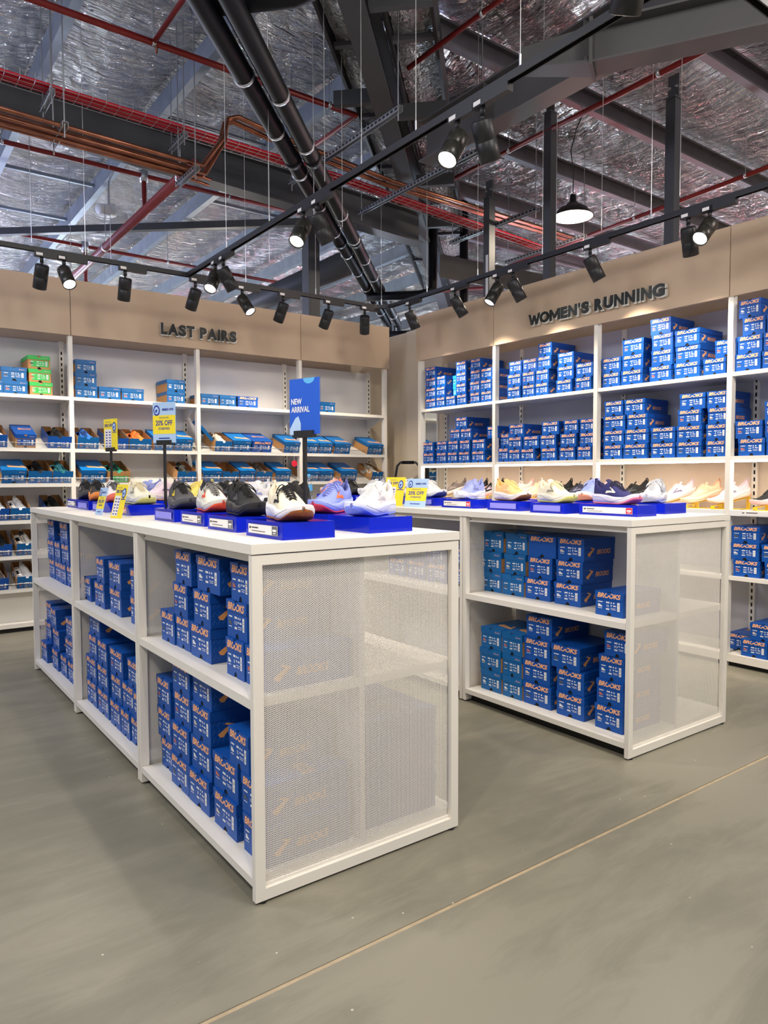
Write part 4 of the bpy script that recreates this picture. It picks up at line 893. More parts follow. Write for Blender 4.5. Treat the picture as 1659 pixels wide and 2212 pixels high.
STY = {  # upper, midsole, outsole, laces, lining, mark, overlay
 'cream_gum': ((230,222,196),(236,234,238),(150,84,34),(20,20,24),(225,215,190),(20,20,26),(238,232,214)),
 'black': ((24,25,28),(34,35,38),(26,26,28),(12,12,14),(18,18,20),(70,72,76),(16,17,20)),
 'white_red': ((224,220,206),(214,212,204),(238,82,48),(120,118,116),(36,38,44),(240,86,50),(232,228,216)),
 'charcoal': ((74,72,76),(84,84,90),(60,60,66),(20,20,22),(60,58,62),(232,206,40),(66,64,70)),
 'lavender_orange': ((136,152,226),(150,164,236),(226,60,84),(140,150,220),(90,100,170),(255,112,52),(120,136,216)),
 'white_blue': ((232,230,232),(216,222,246),(120,140,240),(240,238,236),(226,220,214),(196,196,204),(226,222,222)),
 'white': ((232,230,232),(238,238,242),(205,215,240),(240,238,240),(220,220,224),(150,160,200),(236,236,238)),
 'yellow': ((236,214,110),(244,238,214),(220,200,120),(240,220,120),(226,204,110),(250,240,190),(240,222,136)),
 'black_white': ((26,27,30),(70,70,74),(40,40,60),(22,22,24),(20,20,22),(225,225,228),(34,34,38)),
 'black_orange': ((40,38,38),(246,152,74),(238,140,60),(24,24,26),(28,28,30),(210,160,110),(30,30,32)),
 'white_coral': ((226,222,222),(238,120,100),(240,110,90),(96,94,98),(220,214,212),(232,84,84),(230,226,224)),
 'cream_lime': ((232,226,204),(228,226,214),(206,206,120),(214,204,170),(224,216,194),(150,148,128),(236,230,212)),
 'lavender': ((160,172,232),(232,234,244),(226,232,246),(170,180,230),(150,160,220),(120,132,200),(176,186,236)),
 'pink_white': ((236,214,224),(240,226,220),(230,170,110),(246,236,238),(230,206,214),(120,116,150),(240,222,230)),
 'white_navy': ((234,232,230),(232,232,238),(40,56,140),(238,236,236),(226,222,220),(200,206,220),(236,234,232)),
 'tan': ((236,192,134),(226,220,226),(120,72,40),(246,206,140),(226,176,110),(246,210,160),(238,196,140)),
 'navy_pink': ((44,44,104),(216,214,232),(236,120,150),(30,30,60),(34,34,84),(230,226,214),(38,38,92)),
 'grey_white': ((192,198,208),(226,226,232),(200,206,220),(206,206,210),(170,172,180),(130,134,144),(200,206,214)),
 'blue_white': ((150,168,228),(224,226,240),(220,150,120),(170,184,236),(150,160,220),(220,226,246),(160,176,232)),
 'coral': ((240,150,138),(240,206,200),(238,140,124),(246,206,190),(230,130,120),(240,190,180),(240,160,148)),
 'cream': ((232,226,214),(236,232,226),(226,216,196),(240,236,226),(220,212,198),(190,182,166),(236,230,220)),
 'brown': ((112,100,96),(214,196,184),(120,90,70),(96,86,84),(86,78,76),(150,140,130),(104,94,90)),
 'black_pink': ((30,30,34),(240,186,182),(238,168,168),(16,16,18),(22,22,24),(200,170,190),(26,26,30)),
 'pink': ((238,200,196),(242,222,214),(238,190,170),(244,220,216),(232,190,186),(244,226,222),(240,206,202)),
 'peach': ((240,196,160),(242,206,176),(238,190,150),(244,204,170),(230,180,146),(246,216,186),(242,200,166)),
 'navy': ((48,50,72),(214,206,214),(90,90,110),(30,30,40),(30,32,46),(120,124,150),(42,44,64)),
 'blue': ((40,110,196),(60,130,210),(240,150,80),(30,60,120),(30,80,150),(240,140,60),(36,100,184)),
 'orange': ((246,140,64),(250,156,84),(240,130,60),(240,140,70),(230,120,50),(250,170,110),(248,146,72)),
 'teal': ((36,108,112),(104,206,226),(90,196,220),(120,214,230),(30,80,84),(110,210,226),(40,112,116)),
 'green': ((40,150,118),(70,200,180),(226,200,150),(28,28,30),(30,110,90),(24,24,26),(44,156,122)),
 'red': ((40,52,46),(226,96,92),(226,96,92),(190,190,180),(40,50,44),(226,96,92),(44,56,50)),
 'blackorange': ((24,24,26),(30,30,32),(226,140,70),(20,20,22),(20,20,22),(60,60,64),(26,26,28)),
 'whiteblack': ((214,210,204),(236,232,228),(30,30,32),(220,216,210),(40,40,42),(26,26,28),(220,216,212)),
}
ADJ = {'cream_gum': 'cream running shoe with brown gum sole', 'black': 'all-black running shoe', 'white_red': 'white running shoe with orange-red sole', 'charcoal': 'charcoal running shoe with small yellow mark', 'lavender_orange': 'lavender running shoe with orange chevron', 'white_blue': 'white running shoe with blue-tinted sole', 'white': 'plain white running shoe', 'yellow': 'pale yellow running shoe', 'black_white': 'black running shoe with white mark', 'black_orange': 'black running shoe with orange sole', 'white_coral': 'white and coral running shoe', 'cream_lime': 'cream running shoe with lime-tinted sole', 'lavender': 'pale lavender running shoe', 'pink_white': 'pale pink running shoe', 'white_navy': 'white running shoe with navy sole', 'tan': 'tan running shoe', 'navy_pink': 'navy running shoe with pink toe', 'grey_white': 'light grey running shoe', 'blue_white': 'light blue running shoe', 'coral': 'coral pink running shoe', 'cream': 'cream running shoe', 'brown': 'brown running shoe', 'black_pink': 'black running shoe with pink sole', 'pink': 'blush pink running shoe', 'peach': 'peach running shoe', 'navy': 'dark navy running shoe', 'blue': 'blue running shoe', 'orange': 'orange running shoe', 'teal': 'teal running shoe', 'green': 'green running shoe', 'red': 'black and red running shoe', 'blackorange': 'black running shoe with orange sole', 'whiteblack': 'white and black running shoe'}
ORDER = ['upper', 'midsole', 'outsole', 'laces', 'collar_lining', 'side_mark', 'overlay']
def cmat(rgb, fab):
    k = ('mesh_fabric_%d_%d_%d' if fab else 'foam_%d_%d_%d') % rgb
    return mat(k, srgb(*rgb), .75 if fab else .5, bump=.25 if fab else .05, bscale=420 if fab else 60)
def place_shoe(style, loc, yaw, label, group, pitch=0.0, scale=1.0, full=True, roll=0.0):
    t = thing('running_shoe', label, 'shoe', loc, (roll, pitch, yaw), group); t.scale = (scale,)*3; SHOE_LAST[0] = t
    cs = STY[style]; cm = {n: cmat(c, n in ('upper', 'collar_lining', 'laces')) for n, c in zip(ORDER, cs)}
    cm['tongue'] = cm['collar_lining']; cm['heel_tab'] = cm['collar_lining']; cm['sole_line'] = cmat(tuple(int(c*.72) for c in cs[1]), False)
    for n in ('midsole', 'outsole', 'upper', 'collar_lining', 'tongue', 'laces', 'side_mark', 'overlay', 'heel_tab', 'sole_line'):
        if not full and n in ('sole_line', 'heel_tab'): continue
        o = obj(n, SMESH[n], t); o.material_slots[0].link = 'OBJECT'; o.material_slots[0].material = cm[n]
    return t
SHOE_LAST = [None]
BOXES=[('W1a', 0, 0, 'n', 3.888, 3.807, 2.0, 0.173, 0.107, 0.31), ('W1a', 0, 1, 'n', 3.887, 3.807, 2.107, 0.173, 0.107, 0.31), ('W1a', 0, 2, 'n', 3.889, 3.807, 2.214, 0.172, 0.107, 0.31), ('W1a', 0, 3, 'n', 3.887, 3.807, 2.321, 0.172, 0.107, 0.31), ('W1a', 1, 0, 'n', 3.887, 3.649, 2.0, 0.14, 0.107, 0.31), ('W1a', 1, 1, 'n', 3.889, 3.649, 2.107, 0.14, 0.107, 0.31), ('W1a', 1, 2, 'n', 3.893, 3.649, 2.214, 0.14, 0.107, 0.31), ('W1a', 2, 0, 'n', 3.892, 3.501, 2.0, 0.152, 0.107, 0.31), ('W1a', 2, 1, 'l', 3.992, 3.502, 2.107, 0.15, 0.107, 0.31), ('W1a', 2, 2, 'l', 3.988, 3.502, 2.214, 0.15, 0.107, 0.31), ('W1a', 3, 0, 'n', 3.89, 3.338, 2.0, 0.15, 0.107, 0.31), ('W1a', 3, 1, 'n', 3.888, 3.344, 2.107, 0.151, 0.107, 0.31), ('W1a', 3, 2, 'n', 3.887, 3.342, 2.214, 0.15, 0.107, 0.31), ('W1a', 3, 3, 'n', 3.887, 3.342, 2.321, 0.15, 0.107, 0.31), ('W1a', 4, 0, 'n', 3.888, 3.146, 2.0, 0.142, 0.107, 0.31), ('W1a', 4, 1, 'n', 3.893, 3.152, 2.107, 0.146, 0.107, 0.31), ('W1a', 4, 2, 'n', 3.893, 3.144, 2.214, 0.143, 0.107, 0.31), ('W1a', 4, 3, 'n', 3.892, 3.141, 2.321, 0.15, 0.107, 0.31), ('W1a', 5, 0, 'n', 3.892, 2.994, 2.0, 0.157, 0.107, 0.31), ('W1a', 5, 1, 'n', 3.888, 2.996, 2.107, 0.16, 0.107, 0.31), ('W1a', 5, 2, 'n', 3.888, 2.991, 2.214, 0.157, 0.107, 0.31), ('W1b', 0, 0, 'n', 3.891, 2.641, 2.0, 0.167, 0.112, 0.31), ('W1b', 0, 1, 'n', 3.892, 2.637, 2.112, 0.177, 0.112, 0.31), ('W1b', 0, 2, 'n', 3.893, 2.624, 2.224, 0.158, 0.112, 0.31), ('W1b', 1, 0, 'n', 3.893, 2.466, 2.0, 0.153, 0.112, 0.31), ('W1b', 1, 1, 'n', 3.887, 2.462, 2.112, 0.155, 0.112, 0.31), ('W1b', 1, 2, 'n', 3.891, 2.45, 2.224, 0.175, 0.112, 0.31), ('W1b', 2, 0, 'n', 3.891, 2.311, 2.0, 0.15, 0.112, 0.31), ('W1b', 2, 1, 'n', 3.89, 2.306, 2.112, 0.151, 0.112, 0.31), ('W1b', 2, 2, 'n', 3.887, 2.282, 2.224, 0.156, 0.112, 0.31), ('W1b', 2, 3, 'n', 3.89, 2.276, 2.336, 0.156, 0.112, 0.31), ('W1b', 3, 0, 'n', 3.887, 2.064, 2.0, 0.172, 0.112, 0.31), ('W1b', 3, 1, 'n', 3.893, 2.055, 2.112, 0.177, 0.112, 0.31), ('W1b', 3, 2, 'n', 3.893, 2.053, 2.224, 0.171, 0.112, 0.31), ('W1b', 4, 0, 'n', 3.89, 1.869, 2.0, 0.166, 0.112, 0.31), ('W1b', 4, 1, 'n', 3.888, 1.856, 2.112, 0.174, 0.112, 0.31), ('W1c', 0, 0, 'n', 3.893, 1.601, 2.0, 0.168, 0.116, 0.31), ('W1c', 0, 1, 'n', 3.891, 1.598, 2.116, 0.184, 0.116, 0.31), ('W1c', 1, 0, 'n', 3.893, 1.412, 2.0, 0.196, 0.116, 0.31), ('W1c', 1, 1, 'n', 3.893, 1.406, 2.116, 0.19, 0.116, 0.31), ('W1c', 1, 2, 'n', 3.89, 1.402, 2.232, 0.19, 0.116, 0.31), ('W1c', 2, 0, 'n', 3.889, 1.167, 2.0, 0.182, 0.116, 0.31), ('W1c', 2, 1, 'n', 3.891, 1.156, 2.116, 0.177, 0.116, 0.31), ('W1c', 2, 2, 'n', 3.889, 1.154, 2.232, 0.176, 0.116, 0.31), ('W1c', 2, 3, 'n', 3.887, 1.168, 2.348, 0.172, 0.116, 0.31), ('W1c', 3, 0, 'n', 3.888, 0.954, 2.0, 0.201, 0.116, 0.31), ('W1c', 3, 1, 'n', 3.893, 0.952, 2.116, 0.193, 0.116, 0.31), ('W1c', 3, 2, 'n', 3.886, 0.955, 2.232, 0.193, 0.116, 0.31), ('W1c', 4, 0, 'n', 3.886, 0.747, 2.0, 0.168, 0.116, 0.31), ('W1c', 4, 1, 'n', 3.891, 0.67, 2.116, 0.16, 0.116, 0.31), ('W1d', 0, 0, 'n', 3.888, 0.519, 2.0, 0.178, 0.118, 0.31), ('W1d', 0, 1, 'n', 3.89, 0.506, 2.118, 0.169, 0.118, 0.31), ('W1d', 0, 2, 'n', 3.89, 0.482, 2.236, 0.156, 0.118, 0.31), ('W1d', 0, 3, 'n', 3.889, 0.511, 2.354, 0.152, 0.118, 0.31), ('W1d', 1, 0, 'n', 3.894, 0.344, 2.0, 0.166, 0.118, 0.31), ('W1d', 1, 1, 'n', 3.888, 0.337, 2.118, 0.162, 0.118, 0.31), ('W1d', 1, 2, 'n', 3.889, 0.321, 2.236, 0.16, 0.118, 0.31), ('W2a', 0, 0, 'n', 3.888, 3.842, 1.433, 0.18, 0.112, 0.31), ('W2a', 0, 1, 'n', 3.891, 3.857, 1.545, 0.192, 0.112, 0.31), ('W2a', 1, 0, 'n', 3.888, 3.636, 1.433, 0.161, 0.112, 0.31), ('W2a', 1, 1, 'n', 3.889, 3.631, 1.545, 0.171, 0.112, 0.31), ('W2a', 2, 0, 'n', 3.892, 3.474, 1.433, 0.158, 0.112, 0.31), ('W2a', 2, 1, 'n', 3.889, 3.459, 1.545, 0.164, 0.112, 0.31), ('W2a', 2, 2, 'n', 3.89, 3.431, 1.657, 0.152, 0.112, 0.31), ('W2a', 3, 0, 'n', 3.893, 3.303, 1.433, 0.171, 0.112, 0.31), ('W2a', 3, 1, 'n', 3.887, 3.287, 1.545, 0.159, 0.112, 0.31), ('W2a', 3, 2, 'n', 3.886, 3.269, 1.657, 0.165, 0.112, 0.31), ('W2a', 3, 3, 'n', 3.888, 3.338, 1.769, 0.171, 0.112, 0.31), ('W2a', 4, 0, 'n', 3.892, 3.104, 1.433, 0.188, 0.112, 0.31), ('W2a', 4, 1, 'n', 3.891, 3.097, 1.545, 0.187, 0.112, 0.31), ('W2a', 4, 2, 'n', 3.888, 2.902, 1.657, 0.15, 0.112, 0.31), ('W2b', 0, 0, 'n', 3.889, 2.627, 1.433, 0.148, 0.112, 0.31), ('W2b', 0, 1, 'n', 3.887, 2.619, 1.545, 0.176, 0.112, 0.31), ('W2b', 0, 2, 'n', 3.89, 2.604, 1.657, 0.189, 0.112, 0.31), ('W2b', 1, 0, 'n', 3.886, 2.466, 1.433, 0.17, 0.112, 0.31), ('W2b', 1, 1, 'n', 3.892, 2.432, 1.545, 0.188, 0.112, 0.31), ('W2b', 2, 0, 'n', 3.893, 2.23, 1.433, 0.18, 0.112, 0.31), ('W2b', 2, 1, 'n', 3.894, 2.239, 1.545, 0.183, 0.112, 0.31), ('W2b', 2, 2, 'n', 3.892, 2.213, 1.657, 0.196, 0.112, 0.31), ('W2b', 3, 0, 'n', 3.894, 2.03, 1.433, 0.171, 0.112, 0.31), ('W2b', 3, 1, 'n', 3.886, 2.013, 1.545, 0.173, 0.112, 0.31), ('W2b', 3, 2, 'n', 3.888, 1.987, 1.657, 0.156, 0.112, 0.31), ('W2b', 4, 0, 'n', 3.894, 1.853, 1.433, 0.15, 0.112, 0.31), ('W2b', 4, 1, 'n', 3.892, 1.826, 1.545, 0.15, 0.112, 0.31), ('W2b', 4, 2, 'n', 3.889, 1.823, 1.657, 0.15, 0.112, 0.31), ('W2c', 0, 0, 'n', 3.894, 1.577, 1.433, 0.182, 0.114, 0.31), ('W2c', 0, 1, 'n', 3.891, 1.569, 1.547, 0.197, 0.114, 0.31), ('W2c', 0, 2, 'n', 3.893, 1.566, 1.661, 0.206, 0.114, 0.31), ('W2c', 0, 3, 'n', 3.888, 1.568, 1.775, 0.176, 0.114, 0.31), ('W2c', 1, 0, 'n', 3.888, 1.371, 1.433, 0.215, 0.114, 0.31), ('W2c', 1, 1, 'n', 3.89, 1.362, 1.547, 0.211, 0.114, 0.31), ('W2c', 1, 2, 'n', 3.887, 1.355, 1.661, 0.184, 0.114, 0.31), ('W2c', 1, 3, 'n', 3.889, 1.381, 1.775, 0.182, 0.114, 0.31), ('W2c', 2, 0, 'n', 3.894, 1.139, 1.433, 0.204, 0.114, 0.31), ('W2c', 2, 1, 'n', 3.889, 1.137, 1.547, 0.204, 0.114, 0.31), ('W2c', 3, 0, 'n', 3.886, 0.928, 1.433, 0.196, 0.114, 0.31), ('W2c', 3, 1, 'n', 3.886, 0.927, 1.547, 0.198, 0.114, 0.31), ('W2c', 3, 2, 'n', 3.887, 0.927, 1.661, 0.184, 0.114, 0.31), ('W2c', 3, 3, 'n', 3.892, 0.91, 1.775, 0.199, 0.114, 0.31), ('W2c', 4, 0, 'n', 3.889, 0.727, 1.433, 0.15, 0.114, 0.31), ('W2c', 4, 1, 'n', 3.888, 0.724, 1.547, 0.156, 0.114, 0.31), ('W2c', 4, 2, 'n', 3.887, 0.716, 1.661, 0.151, 0.114, 0.31), ('W2c', 4, 3, 'n', 3.894, 0.727, 1.775, 0.151, 0.114, 0.31), ('W2d', 0, 0, 'n', 3.889, 0.481, 1.433, 0.183, 0.118, 0.31), ('W2d', 0, 1, 'n', 3.888, 0.501, 1.551, 0.185, 0.118, 0.31), ('W2d', 1, 0, 'n', 3.886, 0.299, 1.433, 0.17, 0.118, 0.31), ('W2d', 1, 1, 'n', 3.886, 0.309, 1.551, 0.173, 0.118, 0.31), ('W2d', 1, 2, 'n', 3.887, 0.315, 1.669, 0.169, 0.118, 0.31), ('W4d', 0, 0, 'n', 3.891, 0.497, 0.614, 0.187, 0.115, 0.31), ('W4d', 0, 1, 'n', 3.887, 0.508, 0.729, 0.195, 0.115, 0.31), ('W4d', 0, 2, 'n', 3.886, 0.506, 0.844, 0.195, 0.115, 0.31), ('W4d', 1, 0, 'n', 3.89, 0.29, 0.614, 0.174, 0.115, 0.31), ('W4d', 1, 1, 'n', 3.888, 0.31, 0.729, 0.179, 0.115, 0.31), ('W5d', 0, 0, 'n', 4.014, 0.6, 0.077, 0.149, 0.118, 0.31), ('W5d', 1, 0, 'n', 3.887, 0.432, 0.077, 0.181, 0.118, 0.31), ('W5d', 1, 1, 'n', 3.89, 0.376, 0.195, 0.177, 0.118, 0.31), ('W5d', 2, 0, 'n', 3.892, 0.231, 0.077, 0.168, 0.118, 0.31), ('G1aU', 0, 0, 'n', 0.069, 0.93, 0.625, 0.154, 0.13, 0.33), ('G1aU', 1, 0, 'n', 0.074, 0.773, 0.625, 0.15, 0.13, 0.33), ('G1aU', 1, 1, 'n', 0.07, 0.784, 0.755, 0.15, 0.13, 0.33), ('G1aU', 1, 2, 'n', 0.068, 0.745, 0.885, 0.172, 0.13, 0.33), ('G1aU', 2, 0, 'n', 0.069, 0.582, 0.625, 0.201, 0.13, 0.33), ('G1aU', 2, 1, 'n', 0.066, 0.557, 0.755, 0.165, 0.13, 0.33), ('G1aU', 2, 2, 'n', 0.069, 0.503, 0.885, 0.212, 0.13, 0.33), ('G1aU', 3, 0, 'n', 0.068, 0.278, 0.625, 0.145, 0.13, 0.33), ('G1aU', 3, 1, 'n', 0.073, 0.273, 0.755, 0.162, 0.13, 0.33), ('G1aU', 3, 2, 'n', 0.073, 0.243, 0.885, 0.15, 0.13, 0.33), ('G1aU', 4, 0, 'n', 0.07, 0.13, 0.625, 0.145, 0.13, 0.33), ('G1aL', 0, 0, 'n', 0.081, 0.994, 0.068, 0.15, 0.13, 0.33), ('G1aL', 0, 1, 'n', 0.073, 1.003, 0.198, 0.17, 0.13, 0.33), ('G1aL', 0, 2, 'n', 0.073, 1.008, 0.328, 0.169, 0.13, 0.33), ('G1aL', 1, 0, 'n', 0.053, 0.778, 0.068, 0.198, 0.13, 0.33), ('G1aL', 1, 1, 'n', 0.053, 0.764, 0.198, 0.189, 0.13, 0.33), ('G1aL', 1, 2, 'n', 0.058, 0.751, 0.328, 0.184, 0.13, 0.33), ('G1aL', 1, 3, 'n', 0.052, 0.748, 0.458, 0.189, 0.13, 0.33), ('G1aL', 2, 0, 'n', 0.051, 0.576, 0.068, 0.2, 0.13, 0.33), ('G1aL', 2, 1, 'n', 0.058, 0.564, 0.198, 0.193, 0.13, 0.33), ('G1aL', 2, 2, 'n', 0.056, 0.556, 0.328, 0.18, 0.13, 0.33), ('G1aL', 2, 3, 'n', 0.059, 0.554, 0.458, 0.185, 0.13, 0.33), ('G1aL', 3, 0, 'n', 0.054, 0.347, 0.068, 0.194, 0.13, 0.33), ('G1aL', 3, 1, 'n', 0.058, 0.349, 0.198, 0.211, 0.13, 0.33), ('G1aL', 3, 2, 'n', 0.056, 0.234, 0.328, 0.156, 0.13, 0.33), ('G1aL', 4, 0, 'n', 0.057, 0.126, 0.068, 0.162, 0.13, 0.33), ('G1aL', 4, 1, 'n', 0.057, 0.135, 0.198, 0.162, 0.13, 0.33), ('G1bU', 0, 0, 'n', 0.065, 2.214, 0.625, 0.215, 0.13, 0.33), ('G1bU', 1, 0, 'n', 0.062, 1.927, 0.625, 0.19, 0.13, 0.33), ('G1bU', 1, 1, 'n', 0.063, 1.908, 0.755, 0.15, 0.13, 0.33), ('G1bU', 2, 0, 'n', 0.068, 1.664, 0.625, 0.198, 0.13, 0.33), ('G1bU', 2, 1, 'n', 0.068, 1.665, 0.755, 0.208, 0.13, 0.33), ('G1bU', 3, 0, 'n', 0.068, 1.348, 0.625, 0.15, 0.13, 0.33), ('G1bU', 3, 1, 'n', 0.064, 1.328, 0.755, 0.15, 0.13, 0.33), ('G1bL', 0, 0, 'n', 0.056, 2.101, 0.068, 0.205, 0.13, 0.33), ('G1bL', 0, 1, 'n', 0.057, 2.105, 0.198, 0.215, 0.13, 0.33), ('G1bL', 0, 2, 'n', 0.056, 2.058, 0.328, 0.158, 0.13, 0.33), ('G1bL', 0, 3, 'n', 0.058, 2.028, 0.458, 0.215, 0.13, 0.33), ('G1bL', 1, 0, 'n', 0.055, 1.874, 0.068, 0.215, 0.13, 0.33), ('G1bL', 1, 1, 'n', 0.056, 1.878, 0.198, 0.198, 0.13, 0.33), ('G1bL', 1, 2, 'n', 0.056, 1.877, 0.328, 0.18, 0.13, 0.33), ('G1bL', 2, 0, 'n', 0.053, 1.654, 0.068, 0.175, 0.13, 0.33), ('G1bL', 2, 1, 'n', 0.058, 1.644, 0.198, 0.173, 0.13, 0.33), ('G1bL', 2, 2, 'n', 0.059, 1.64, 0.328, 0.215, 0.13, 0.33), ('G1bL', 3, 0, 'n', 0.052, 1.486, 0.068, 0.145, 0.13, 0.33), ('G1bL', 3, 1, 'n', 0.059, 1.458, 0.198, 0.19, 0.13, 0.33), ('G1bL', 3, 2, 'n', 0.059, 1.38, 0.328, 0.15, 0.13, 0.33), ('G1bL', 4, 0, 'n', 0.056, 1.338, 0.068, 0.145, 0.13, 0.33), ('G1bL', 4, 1, 'n', 0.051, 1.274, 0.198, 0.15, 0.13, 0.33), ('G1cU', 0, 0, 'n', 0.103, 3.25, 0.625, 0.169, 0.13, 0.3), ('G1cU', 0, 1, 'n', 0.097, 3.247, 0.755, 0.192, 0.13, 0.3), ('G1cU', 0, 2, 'n', 0.104, 3.259, 0.885, 0.193, 0.13, 0.3), ('G1cU', 1, 0, 'n', 0.101, 3.062, 0.625, 0.164, 0.13, 0.3), ('G1cU', 1, 1, 'n', 0.096, 3.044, 0.755, 0.158, 0.13, 0.3), ('G1cU', 2, 0, 'n', 0.097, 2.9, 0.625, 0.149, 0.13, 0.3), ('G1cU', 2, 1, 'n', 0.101, 2.854, 0.755, 0.197, 0.13, 0.3), ('G1cU', 2, 2, 'n', 0.101, 2.88, 0.885, 0.204, 0.13, 0.3), ('G1cU', 3, 0, 'n', 0.102, 2.743, 0.625, 0.159, 0.13, 0.3), ('G1cL', 0, 0, 'n', 0.043, 3.256, 0.068, 0.173, 0.13, 0.31), ('G1cL', 1, 0, 'n', 0.088, 3.416, 0.068, 0.14, 0.13, 0.31), ('G1cL', 1, 1, 'n', 0.076, 3.285, 0.198, 0.196, 0.13, 0.31), ('G1cL', 1, 2, 'n', 0.083, 3.287, 0.328, 0.159, 0.13, 0.31), ('G1cL', 2, 0, 'n', 0.056, 2.991, 0.068, 0.172, 0.13, 0.31), ('G1cL', 2, 1, 'n', 0.063, 2.985, 0.198, 0.19, 0.13, 0.31), ('G1cL', 2, 2, 'n', 0.057, 3.018, 0.328, 0.155, 0.13, 0.31), ('G1cL', 3, 0, 'n', 0.062, 2.781, 0.068, 0.172, 0.13, 0.31), ('G1cL', 4, 0, 'n', 0.062, 2.596, 0.068, 0.15, 0.13, 0.31), ('G1cL', 4, 1, 'n', 0.063, 2.63, 0.198, 0.197, 0.13, 0.31), ('G1cL', 4, 2, 'n', 0.06, 2.605, 0.328, 0.173, 0.13, 0.31), ('G2aU', 0, 0, 'n', 2.043, 1.05, 0.625, 0.159, 0.118, 0.31), ('G2aU', 0, 1, 'n', 2.038, 1.059, 0.743, 0.18, 0.118, 0.31), ('G2aU', 0, 2, 'n', 2.041, 1.039, 0.861, 0.165, 0.118, 0.31), ('G2aU', 1, 0, 'n', 2.039, 0.881, 0.625, 0.173, 0.118, 0.31), ('G2aU', 1, 1, 'n', 2.043, 0.87, 0.743, 0.166, 0.118, 0.31), ('G2aU', 1, 2, 'n', 2.042, 0.858, 0.861, 0.17, 0.118, 0.31), ('G2aU', 2, 0, 'n', 2.04, 0.698, 0.625, 0.184, 0.118, 0.31), ('G2aU', 2, 1, 'n', 2.04, 0.682, 0.743, 0.175, 0.118, 0.31), ('G2aU', 2, 2, 'n', 2.036, 0.666, 0.861, 0.199, 0.118, 0.31), ('G2aU', 3, 0, 'n', 2.036, 0.491, 0.625, 0.179, 0.118, 0.31), ('G2aU', 3, 1, 'n', 2.041, 0.484, 0.743, 0.178, 0.118, 0.31), ('G2aU', 3, 2, 'n', 2.04, 0.475, 0.861, 0.177, 0.118, 0.31), ('G2aU', 4, 0, 'n', 1.963, 0.179, 0.625, 0.165, 0.118, 0.31), ('G2aL', 0, 0, 'n', 1.961, 0.972, 0.068, 0.167, 0.122, 0.31), ('G2aL', 0, 1, 'n', 1.957, 0.976, 0.19, 0.173, 0.122, 0.31), ('G2aL', 0, 2, 'n', 1.959, 0.97, 0.312, 0.167, 0.122, 0.31), ('G2aL', 1, 0, 'n', 1.962, 0.808, 0.068, 0.151, 0.122, 0.31), ('G2aL', 1, 1, 'n', 1.96, 0.809, 0.19, 0.147, 0.122, 0.31), ('G2aL', 1, 2, 'n', 1.956, 0.805, 0.312, 0.156, 0.122, 0.31), ('G2aL', 2, 0, 'n', 1.963, 0.629, 0.068, 0.2, 0.122, 0.31), ('G2aL', 2, 1, 'n', 1.963, 0.635, 0.19, 0.196, 0.122, 0.31), ('G2aL', 2, 2, 'n', 1.957, 0.626, 0.312, 0.184, 0.122, 0.31), ('G2aL', 2, 3, 'n', 1.96, 0.615, 0.434, 0.183, 0.122, 0.31), ('G2aL', 3, 0, 'n', 1.959, 0.403, 0.068, 0.181, 0.122, 0.31), ('G2aL', 3, 1, 'n', 1.962, 0.407, 0.19, 0.178, 0.122, 0.31), ('G2aL', 3, 2, 'n', 1.958, 0.436, 0.312, 0.19, 0.122, 0.31), ('G2aL', 4, 0, 'n', 1.958, 0.17, 0.068, 0.165, 0.122, 0.31), ('G2aL', 4, 1, 'n', 1.96, 0.167, 0.19, 0.156, 0.122, 0.31), ('G2aL', 4, 2, 'n', 1.964, 0.161, 0.312, 0.15, 0.122, 0.31), ('G2aL', 4, 3, 'n', 1.957, 0.126, 0.434, 0.15, 0.122, 0.31), ('L1a', 0, 0, 'm', 0.011, 4.8, 2.003, 0.127, 0.112, 0.3), ('L1a', 1, 0, 'm', 0.167, 4.8, 2.003, 0.188, 0.112, 0.3), ('L1a', 1, 1, 'm', 0.158, 4.8, 2.115, 0.197, 0.112, 0.3), ('L1a', 2, 0, 'g', 0.365, 4.8, 2.003, 0.183, 0.112, 0.3), ('L1a', 2, 1, 'g', 0.358, 4.8, 2.115, 0.178, 0.112, 0.3), ('L1a', 2, 2, 'g', 0.353, 4.8, 2.227, 0.177, 0.112, 0.3), ('L1b', 0, 0, 'm', 0.735, 4.8, 2.003, 0.191, 0.112, 0.3), ('L1b', 0, 1, 'm', 0.733, 4.8, 2.115, 0.183, 0.112, 0.3), ('L1b', 0, 2, 'm', 0.733, 4.8, 2.227, 0.177, 0.112, 0.3), ('L1b', 1, 0, 'm', 0.935, 4.8, 2.003, 0.194, 0.112, 0.3), ('L1b', 2, 0, 'm', 1.141, 4.8, 2.003, 0.203, 0.112, 0.3), ('L1b', 3, 0, 'm', 1.548, 4.8, 2.003, 0.179, 0.112, 0.3), ('L1b', 3, 1, 'm', 1.55, 4.8, 2.115, 0.179, 0.112, 0.3), ('L1c', 0, 0, 'm', 1.888, 4.8, 2.003, 0.186, 0.112, 0.3), ('L1c', 1, 0, 'm', 2.078, 4.8, 2.003, 0.176, 0.112, 0.3), ('L1c', 2, 0, 'n', 2.295, 4.8, 2.003, 0.227, 0.112, 0.3), ('L1d', 0, 0, 'm', 3.238, 4.8, 2.003, 0.207, 0.112, 0.3)]
